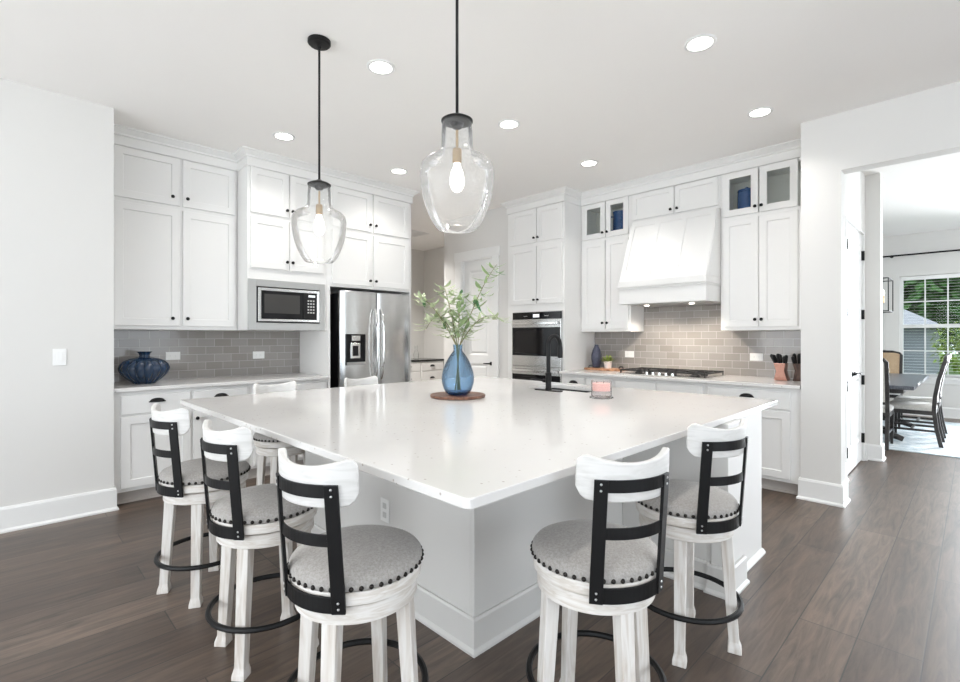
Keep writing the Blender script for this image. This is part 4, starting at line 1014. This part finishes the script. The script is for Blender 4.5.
# candle
cz = 0.9155; cx, cy = 2.925, 1.79
cn = thing('candle', 'pink candle in a clear glass jar on the island', 'candle', (cx, cy, cz))
bm = BM(); lathe(bm, [(0.076, 0), (0.080, 0.004), (0.076, 0.009), (0.05, 0.007)], (cx, cy, cz), 32); obj('saucer', bm, M['clear'], cn, smooth=True)
bm = BM(); lathe(bm, [(0.03, 0.010), (0.060, 0.009), (0.068, 0.016), (0.068, 0.118), (0.066, 0.120), (0.064, 0.118), (0.064, 0.03)], (cx, cy, cz), 36, cap=False); obj('glass_jar', bm, M['candleg'], cn, smooth=True)
bm = BM(); lathe(bm, [(0.060, 0.050), (0.0635, 0.052), (0.0635, 0.100), (0.03, 0.102)], (cx, cy, cz), 32); wx = obj('wax', bm, M['wax'], cn, smooth=True)
for a in (0, 2.1, 4.2):
    bm = BM(); tube(bm, [(cx + 0.03*cos(a), cy + 0.03*sin(a), cz + 0.101), (cx + 0.03*cos(a), cy + 0.03*sin(a), cz + 0.113)], 0.002, 6); obj('wick', bm, M['blackpl'], wx)

# big blue vase on the left worktop
px_, py_ = 0.905, 5.06
bv = thing('ceramic_vase', 'wide ribbed dark blue pumpkin-shaped vase on the left worktop', 'vase', (px_, py_, 0.9305))
bm = BM(); lathe(bm, [(0.02, 0.0), (0.080, 0.0), (0.088, 0.010), (0.128, 0.040), (0.164, 0.080), (0.182, 0.118), (0.184, 0.138), (0.174, 0.165), (0.150, 0.192), (0.105, 0.212), (0.060, 0.224), (0.040, 0.228)], (px_, py_, 0.9305), 96, ribs=16, ramp=0.09)
obj('body', bm, M['cobalt'], bv, smooth=True)
bm = BM(); lathe(bm, [(0.040, 0.222), (0.034, 0.240), (0.040, 0.258), (0.054, 0.272), (0.048, 0.273), (0.032, 0.258), (0.026, 0.24)], (px_, py_, 0.9305), 48, ribs=8, ramp=0.25); obj('neck', bm, M['cobalt'], bv, smooth=True)

# outlets and switch
def outlet(fix, label, center, kind):
    """fix: 'x' plate on the back wall, 'y' on the right wall; horizontal plates"""
    t = thing('wall_outlet', label, 'outlet', center, 0, 'wall outlets'); cx_, cy_, cz_ = center
    mp = runx(cy_) if fix == 'x' else runy(cx_)
    s0 = cx_ if fix == 'x' else cy_
    b = BM(); mbox(b, mp, s0 - 0.060, s0 + 0.060, 0.0005, 0.006, cz_ - 0.038, cz_ + 0.038); p = obj('cover_plate', b, M['plate'], t, 0.002)
    for q in (-0.022, 0.022):
        b = BM(); mbox(b, mp, s0 + q - 0.016, s0 + q + 0.016, 0.006, 0.0075, cz_ - 0.016, cz_ + 0.016); k = obj('socket', b, M['plate'], p, 0.001)
        b = BM()
        for e in (-0.006, 0.006): mbox(b, mp, s0 + q - 0.006, s0 + q + 0.002, 0.0076, 0.008, cz_ + e - 0.0015, cz_ + e + 0.0015)
        obj('slots', b, M['slot'], k)
outlet('x', 'white double outlet on grey tile just right of the blue pumpkin-shaped vase', (1.188, 5.372, 1.150), 0)
outlet('x', 'white double outlet on grey tile below the microwave', (1.980, 5.372, 1.138), 0)
outlet('y', 'white double outlet on the tile left of the cooktop', (5.452, 2.947, 1.122), 0)
outlet('y', 'white double outlet on the tile right of the cooktop, near the knife blocks', (5.452, 1.555, 1.128), 0)
sw = thing('light_switch', 'white rocker light switch on the bare left wall', 'switch', (0.318, 4.654, 1.185))
obj('cover_plate', box(BM(), 0.280, 0.356, 4.648, 4.6545, 1.125, 1.245), M['plate'], sw, 0.002)
obj('rocker', box(BM(), 0.301, 0.335, 4.644, 4.648, 1.152, 1.218), M['plate'], sw, 0.001)

# board, vase and plant left of the cooktop
bd = thing('serving_board', 'long wooden serving board on the worktop left of the cooktop', 'tray', (5.22, 3.14, 0.9305))
bm = BM(); loft(bm, [[(x, y, z) for x, y in rrect(5.12 + i, 5.33 - i, 2.90 + i, 3.39 - i, 0.03)] for i, z in ((0.004, 0.9305), (0, 0.936), (0, 0.950), (0.004, 0.954))]); obj('board', bm, M['board'], bd)
bm = BM()
for yy in (3.345, 2.935): tube(bm, [(5.18, yy, 0.953), (5.18, yy, 0.972), (5.20, yy, 0.980), (5.25, yy, 0.980), (5.27, yy, 0.972), (5.27, yy, 0.953)], 0.006, 8)
obj('handle', bm, M['black'], bd, smooth=True)
sv = BM(); lathe(sv, [(0.03, 0), (0.040, 0.003), (0.055, 0.05), (0.064, 0.11), (0.062, 0.16), (0.046, 0.22), (0.028, 0.255), (0.022, 0.27), (0.025, 0.282), (0.018, 0.282)], (5.235, 3.272, 0.9545), 32)
o = obj('bud_vase', sv, M['slatev'], None, smooth=True, loc=(5.235, 3.272, 0.9545)); tag(o, 'slim dark slate-blue vase on the serving board', 'vase')
pp = thing('potted_succulent', 'small green plant in a white pot on the serving board', 'plant', (5.21, 3.10, 0.9545))
bm = BM(); lathe(bm, [(0.036, 0), (0.040, 0.003), (0.048, 0.08), (0.050, 0.086), (0.044, 0.086), (0.042, 0.07), (0.01, 0.07)], (5.21, 3.10, 0.9545), 28); obj('pot', bm, M['pot'], pp, smooth=True)
bm = BM()
for k in range(60):
    a = k*2.4; el = 0.15 + 1.2*rnd.random(); d = Vector((cos(a)*cos(el), sin(a)*cos(el), sin(el)))
    b0 = Vector((5.21, 3.10, 1.025)); petal(bm, b0 + d*0.01, b0 + d*rnd.uniform(0.08, 0.125), rnd.uniform(0.009, 0.014), 0.15)
obj('foliage', bm, M['succ'], pp, smooth=True)

# knife blocks
def knife_block(x, y, mat, label, tilt, nk, seed):
    t = thing('knife_block', label, 'knife block', (x, y, 0.9305), 0, 'knife blocks'); rr = random.Random(seed)
    bm = BM(); loft(bm, [[(x + sx*0.055 + dx, y + sy*w_, z) for sx, sy in ((-1, -1), (1, -1), (1, 1), (-1, 1))] for z, w_, dx in ((0.9305, 0.055, 0.02), (0.95, 0.050, 0.012), (1.02, 0.034, 0), (1.09, 0.048, -0.022))])
    obj('block', bm, mat, t, 0.004)
    for k in range(nk):
        yy = y - 0.036 + 0.072*(k % 3)/2; xx = x - 0.05 + 0.055*(k // 3) - 0.01
        b0 = Vector((xx, yy, 1.085 + 0.004*(k // 3))); d = Vector((-0.28, tilt + (yy - y)*6, 1)).normalized()
        L_ = rr.uniform(0.07, 0.10)
        bm = BM(); tube(bm, [b0, b0 + d*0.012, b0 + d*L_*0.4, b0 + d*L_*0.85, b0 + d*L_], [0.008, 0.012, 0.014, 0.016, 0.009], 8); kn = obj('knife_handle', bm, M['blackpl'], t, smooth=True)
        bm = BM(); tube(bm, [b0 - d*0.03, b0 + d*0.006], 0.0055, 6); obj('bolster', bm, M['steelh'], kn)
knife_block(5.16, 1.262, M['copper'], 'rose copper knife block with black handles, left of the pair', 0.12, 6, 1)
knife_block(5.20, 1.120, M['knifew'], 'dark wood knife block with black handles, closest to the pillar', -0.10, 6, 2)

# blue jugs in the glass cabinets
jz = 2.5125
j = thing('blue_pitcher', 'blue handled pitcher behind glass, left of the range hood', 'pitcher', (5.30, 3.0, jz))
bm = BM(); lathe(bm, [(0.05, 0.0), (0.082, 0.001), (0.088, 0.02), (0.088, 0.20), (0.084, 0.27), (0.090, 0.312), (0.084, 0.312), (0.078, 0.27), (0.03, 0.26)], (5.30, 2.985, jz), 32); obj('body', bm, M['navy'], j, smooth=True)
bm = BM(); tube(bm, [(5.25, 3.06, jz + 0.26), (5.235, 3.10, jz + 0.25), (5.225, 3.125, jz + 0.19), (5.23, 3.115, jz + 0.12), (5.25, 3.06, jz + 0.09)], 0.011, 8); obj('handle', bm, M['navy'], j, smooth=True)
j = thing('blue_canister', 'blue ceramic canister behind glass beside the pillar, no handle', 'canister', (5.30, 1.60, jz))
bm = BM(); lathe(bm, [(0.05, 0.0), (0.078, 0.001), (0.083, 0.02), (0.083, 0.24), (0.078, 0.255), (0.03, 0.256)], (5.30, 1.60, jz), 32); obj('body', bm, M['navy'], j, smooth=True)
bm = BM(); lathe(bm, [(0.082, 0.257), (0.084, 0.262), (0.080, 0.276), (0.02, 0.284), (0.012, 0.29), (0.016, 0.302), (0.006, 0.308)], (5.30, 1.60, jz), 32); obj('lid', bm, M['navy'], j, smooth=True)

# ================================================================== BACK HALL
hb = thing('buffet_cabinet', 'white drawer cabinet with black top in the hall beyond the refrigerator', 'cabinet', (5.35, 7.6, 0))
Hx = runx(7.30)
b = BM(); mbox(b, Hx, 4.52, 6.19, 0, -0.61, 0.10, 0.868); obj('carcass', b, M['cab'], hb, 0.002)
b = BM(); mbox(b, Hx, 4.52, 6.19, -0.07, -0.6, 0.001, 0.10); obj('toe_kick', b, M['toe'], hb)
b = BM(); mbox(b, Hx, 4.50, 6.195, 0.03, -0.61, 0.869, 0.905); obj('black_top', b, M['granite'], hb, 0.004)
for k in range(3):
    for z0, z1 in ((0.70, 0.85), (0.42, 0.68), (0.14, 0.40)):
        t0 = 4.55 + k*0.545; o = obj('drawer', slab_front(Hx, t0, t0 + 0.525, z0, z1), M['cab'], hb)
        cup_pull(Hx, t0 + 0.26, (z0 + z1)/2, o)
for k, (x, hgt, lab) in enumerate(((5.52, 0.22, 'clear glass carafe on the black-topped hall cabinet, left'), (5.72, 0.26, 'clear glass carafe on the black-topped hall cabinet, right'))):
    bm = BM(); lathe(bm, [(0.02, 0), (0.045, 0.002), (0.05, hgt*0.35), (0.025, hgt*0.7), (0.03, hgt)], (x, 7.55, 0.9055), 20, cap=False)
    o = obj('carafe', bm, M['clear'], None, smooth=True, loc=(x, 7.55, 0.9055)); tag(o, lab, 'carafe', 'carafes in the hall')
vt = thing('ceiling_vent', 'white ceiling vent in the hall beyond the refrigerator', 'vent', (5.0, 6.7, CZ - 0.0005))
obj('frame', frame_bm(lambda t, d, z: (t, z, CZ - 0.0005 - d), (4.8, 5.2, 6.5, 6.9), (4.83, 5.17, 6.53, 6.87), 0, 0.012), M['trim'], vt)
bm = BM()
for k in range(11): box(bm, 4.83, 5.17, 6.535 + k*0.031, 6.55 + k*0.031, CZ - 0.010, CZ - 0.003)
obj('louvre', bm, M['trim'], vt)

# ================================================================== DINING ROOM
rg = obj('area_rug', box(BM(), 7.5, 10.5, -0.55, 2.35, 0.0005, 0.011), M['rug'], None); tag(rg, 'pale blue patterned rug under the dining table', 'rug')
tb = thing('dining_table', 'dark trestle dining table with slate-coloured top on the blue rug', 'table', (8.75, 1.06, 0.0115))
bm = BM(); box(bm, 7.50, 10.0, 0.50, 1.62, 0.715, 0.76); obj('tabletop', bm, M['tabletop'], tb, 0.006)
bm = BM(); box(bm, 7.60, 9.9, 0.60, 1.52, 0.66, 0.7145); obj('apron', bm, M['darkwood'], tb, 0.004)
for x in (8.1, 9.4):
    bm = BM()
    loft(bm, [[(x + sx*a, 1.06 + sy*b_, z) for sx, sy in ((-1, -1), (1, -1), (1, 1), (-1, 1))] for z, a, b_ in ((0.10, 0.10, 0.12), (0.2, 0.06, 0.08), (0.4, 0.08, 0.11), (0.55, 0.06, 0.10), (0.6595, 0.10, 0.30))])
    for sg in (-1, 1):
        tube(bm, [(x, 1.06 + sg*0.06, 0.16), (x, 1.06 + sg*0.2, 0.15), (x, 1.06 + sg*0.33, 0.08), (x, 1.06 + sg*0.42, 0.045)], [0.05, 0.05, 0.04, 0.032], 8)
    obj('pedestal', bm, M['darkwood'], tb, 0.004)
obj('stretcher', box(BM(), 8.2, 9.3, 1.03, 1.09, 0.22, 0.30), M['darkwood'], tb, 0.004)

def dining_chair(loc, rz, label, backm, seatm):
    t = thing('dining_chair', label, 'chair', (0, 0, 0), 0, 'dining chairs')
    wd = 0.235
    bm = BM(); loft(bm, [[(x, y, z) for x, y in rrect(-wd + i, wd - i, -0.22 + i, 0.24 - i, 0.05)] for i, z in ((0.006, 0.425), (0, 0.435), (0, 0.465), (0.02, 0.482))]); obj('seat', bm, seatm, t, smooth=True)
    bm = BM()
    for a, b_ in ((-wd, -wd + 0.025), (wd - 0.025, wd)): box(bm, a, b_, -0.20, 0.22, 0.375, 0.4245)
    for a, b_ in ((-0.22, -0.195), (0.205, 0.23)): box(bm, -wd, wd, a, b_, 0.375, 0.4245)
    obj('seat_frame', bm, M['darkwood'], t, 0.003)
    for s in (-1, 1):
        bm = BM(); loft(bm, [[(s*(wd - 0.022) + sx*q, 0.215 + sy*q, z) for sx, sy in ((-1, -1), (1, -1), (1, 1), (-1, 1))] for z, q in ((0.0, 0.013), (0.42, 0.021))]); obj('leg', bm, M['darkwood'], t, 0.002)
        bm = BM(); loft(bm, [[(s*(wd - 0.022) + sx*0.019, yy + sy*0.02, z) for sx, sy in ((-1, -1), (1, -1), (1, 1), (-1, 1))] for z, yy in ((0.0, -0.27), (0.2, -0.23), (0.43, -0.205), (0.6, -0.215), (0.8, -0.245), (1.0, -0.295), (1.03, -0.303))]); obj('leg', bm, M['darkwood'], t, 0.002)
        bm = BM(); box(bm, s*(wd - 0.022) - 0.009, s*(wd - 0.022) + 0.009, -0.23, 0.215, 0.17, 0.195); obj('stretcher', bm, M['darkwood'], t)
    bm = BM(); box(bm, -wd + 0.03, wd - 0.03, -0.012, 0.012, 0.172, 0.193); obj('stretcher', bm, M['darkwood'], t)
    bm = BM(); pts = [(-wd + 0.022, -0.303, 1.02), (-wd + 0.05, -0.307, 1.055), (-0.1, -0.311, 1.078), (0, -0.312, 1.082), (0.1, -0.311, 1.078), (wd - 0.05, -0.307, 1.055), (wd - 0.022, -0.303, 1.02)]
    tube(bm, pts, 0.021, 8); obj('top_rail', bm, M['darkwood'], t, smooth=True)
    bm = BM(); box(bm, -wd + 0.04, wd - 0.04, -0.235, -0.205, 0.52, 0.55); obj('lower_rail', bm, M['darkwood'], t, 0.002)
    bm = BM(); loft(bm, [[(-wd + 0.038, yy - 0.016, z), (wd - 0.038, yy - 0.016, z), (wd - 0.038, yy + 0.016, z), (-wd + 0.038, yy + 0.016, z)] for z, yy in ((0.545, -0.212), (0.6, -0.215), (0.8, -0.245), (1.0, -0.295), (1.062, -0.308))]); obj('back_panel', bm, backm, t, 0.004)
    t.location = loc; t.rotation_euler = (0, 0, rz)
    return t
CH = 0.0115
dining_chair((7.66, 0.945, CH), radians(-90), 'dark-framed dining chair at the near end of the table, half hidden by wall', M['cream'], M['cream'])
dining_chair((8.22, 0.56, CH), 0, 'dark-framed white dining chair on the right side of the table, nearest us', M['cream'], M['cream'])
dining_chair((9.0, 0.56, CH), 0, 'dark-framed white dining chair second along the right side of the table', M['cream'], M['cream'])
dining_chair((10.1, 1.06, CH), radians(90), 'tan-backed dining chair at the far end of the table, before the windows', M['tan'], M['cream'])

# lantern chandelier
lc = thing('lantern_chandelier', 'black open-frame lantern chandelier over the dining table', 'chandelier', (8.7, 1.0, 1.68))
bm = BM(); q = 0.006
for x in (8.45, 8.95):
    for y in (0.82, 1.18): box(bm, x - q, x + q, y - q, y + q, 1.68, 2.12)
for z in (1.68, 2.12):
    for x in (8.45, 8.95): box(bm, x - q, x + q, 0.82, 1.18, z - q, z + q)
    for y in (0.82, 1.18): box(bm, 8.45, 8.95, y - q, y + q, z - q, z + q)
obj('frame', bm, M['black'], lc)
bm = BM(); tube(bm, [(8.7, 1.0, CZ - 0.02), (8.7, 1.0, 1.80)], 0.007, 8); box(bm, 8.45, 8.95, 0.994, 1.006, 2.114, 2.126); lathe(bm, [(0.06, CZ - 0.0005), (0.06, CZ - 0.025), (0.01, CZ - 0.03)], (8.7, 1.0, 0), 20)
tube(bm, [(8.54, 1.0, 1.80), (8.86, 1.0, 1.80)], 0.008, 8); tube(bm, [(8.7, 0.90, 1.80), (8.7, 1.10, 1.80)], 0.008, 8); obj('stem', bm, M['black'], lc, smooth=True)
for x, y in ((8.54, 1.0), (8.86, 1.0), (8.7, 0.90), (8.7, 1.10)):
    bm = BM(); tube(bm, [(x, y, 1.80), (x, y, 1.90)], 0.012, 10); ca = obj('candle_sleeve', bm, M['brass'], lc, smooth=True)
    bm = BM(); lathe(bm, [(0.008, 1.90), (0.016, 1.93), (0.012, 1.965), (0.002, 1.985)], (x, y, 0), 12); obj('bulb', bm, M['bulb'], ca, smooth=True)

cr = thing('curtain_rod', 'long thin black curtain rod above the dining windows', 'curtain rod', (11.02, 0.8, 2.73))
bm = BM(); tube(bm, [(11.02, -0.9, 2.73), (11.02, 2.5, 2.73)], 0.014, 10); obj('rod', bm, M['black'], cr, smooth=True)
for y in (-0.75, 1.03, 2.42):
    bm = BM(); tube(bm, [(11.02, y, 2.73), (11.099, y, 2.73)], 0.008, 8); lathe(bm, [(0.025, 0), (0.025, 0.006)], (11.093, y, 2.73), 16, (1, 0, 0)); obj('bracket', bm, M['black'], cr)
for (y0, y1), lab in (((-0.25, 0.90), 'open white slat blind in the right dining window'), ((1.16, 2.31), 'open white slat blind in the left dining window, mostly hidden by the wall')):
    t = thing('window_blind', lab, 'blind', (11.10, (y0 + y1)/2, 0.70), 0, 'dining window blinds')
    bm = BM(); box(bm, 11.085, 11.13, y0, y1, 2.30, 2.36); obj('headrail', bm, M['blind'], t)
    bm = BM()
    for k in range(33): box(bm, 11.092, 11.124, y0, y1, 0.72 + k*0.048, 0.7215 + k*0.048)
    obj('slats', bm, M['blind'], t)

# ================================================================== OUTDOORS BEYOND THE DINING WINDOWS
o = struct('ground', box(BM(), 11.3, 70, -30, 40, -0.5, -0.4), M['grass'])
hs = thing('neighbour_house', 'grey-sided house with pale shingle roof beyond the dining window', 'house', (26, 3.0, -0.4))
obj('walls', box(BM(), 24, 34, 1.3, 14, -0.4, 1.7), M['siding'], hs)
bm = BM(); loft(bm, [[(23.5, 0.8, 1.7), (34.5, 0.8, 1.7), (34.5, 14.5, 1.7), (23.5, 14.5, 1.7)], [(28.4, 4.0, 3.6), (29.6, 4.0, 3.6), (29.6, 11.3, 3.6), (28.4, 11.3, 3.6)]]); obj('roof', bm, M['shingle'], hs)
for y in (2.0, 4.2, 6.4):
    bm = BM(); box(bm, 23.93, 23.99, y, y + 0.9, 0.3, 1.3); wn = obj('window', bm, M['darkgl'], hs)
    bm = BM(); box(bm, 23.90, 23.93, y - 0.06, y, 0.25, 1.35); box(bm, 23.90, 23.93, y + 0.9, y + 0.96, 0.25, 1.35); box(bm, 23.90, 23.93, y, y + 0.9, 0.78, 0.84); obj('window_frame', bm, M['trim'], wn)
def tree(x, y, zb, h, rad, nl, leaf, mat, label, seed, trunk=True):
    t = thing('garden_tree', label, 'tree', (x, y, zb), 0, 'trees beyond the dining window'); rr = random.Random(seed)
    bm = BM(); tube(bm, [(x, y, zb), (x + 0.1, y, zb + h*0.3), (x, y + 0.1, zb + h*0.7)], [0.16*rad/2, 0.11*rad/2, 0.05*rad/2], 7); obj('trunk', bm, M['bark'], t, smooth=True)
    bm = BM(); lobes = [(Vector((x + rr.uniform(-.6, .6)*rad, y + rr.uniform(-.7, .7)*rad, zb + h*rr.uniform(0.25, 0.85))), rad*rr.uniform(0.4, 0.65)) for _ in range(9)]
    for k in range(nl):
        c_, r_ = lobes[k % 9]; d = Vector((rr.gauss(0, 1), rr.gauss(0, 1), rr.gauss(0, 1))).normalized()
        p = c_ + d*r_*rr.uniform(0.65, 1.05); e = (d + Vector((rr.uniform(-.8, .8), rr.uniform(-.8, .8), rr.uniform(-.9, .3)))).normalized()
        petal(bm, p, p + e*leaf, leaf*0.33, 0.2, n=2)
    obj('crown', bm, mat, t)
tree(42, 2.4, -0.4, 12, 4.0, 3600, 0.9, M['tree'], 'tall dark green tree behind the neighbour house roof', 1)
tree(46, -8.5, -0.4, 14, 5.5, 3600, 0.95, M['tree'], 'tall dark green tree right of the neighbour house', 2)
tree(44, 16.5, -0.4, 12, 4.5, 2600, 0.9, M['tree'], 'dark green tree behind the left end of the neighbour house', 4)
tree(55, -17, -0.4, 14, 5.5, 2600, 0.95, M['tree'], 'dark green tree farthest right beyond the window', 5)
tree(18, 0.15, -0.4, 2.5, 0.62, 900, 0.13, M['bush'], 'small yellow-green young tree on the lawn close to the window', 3)
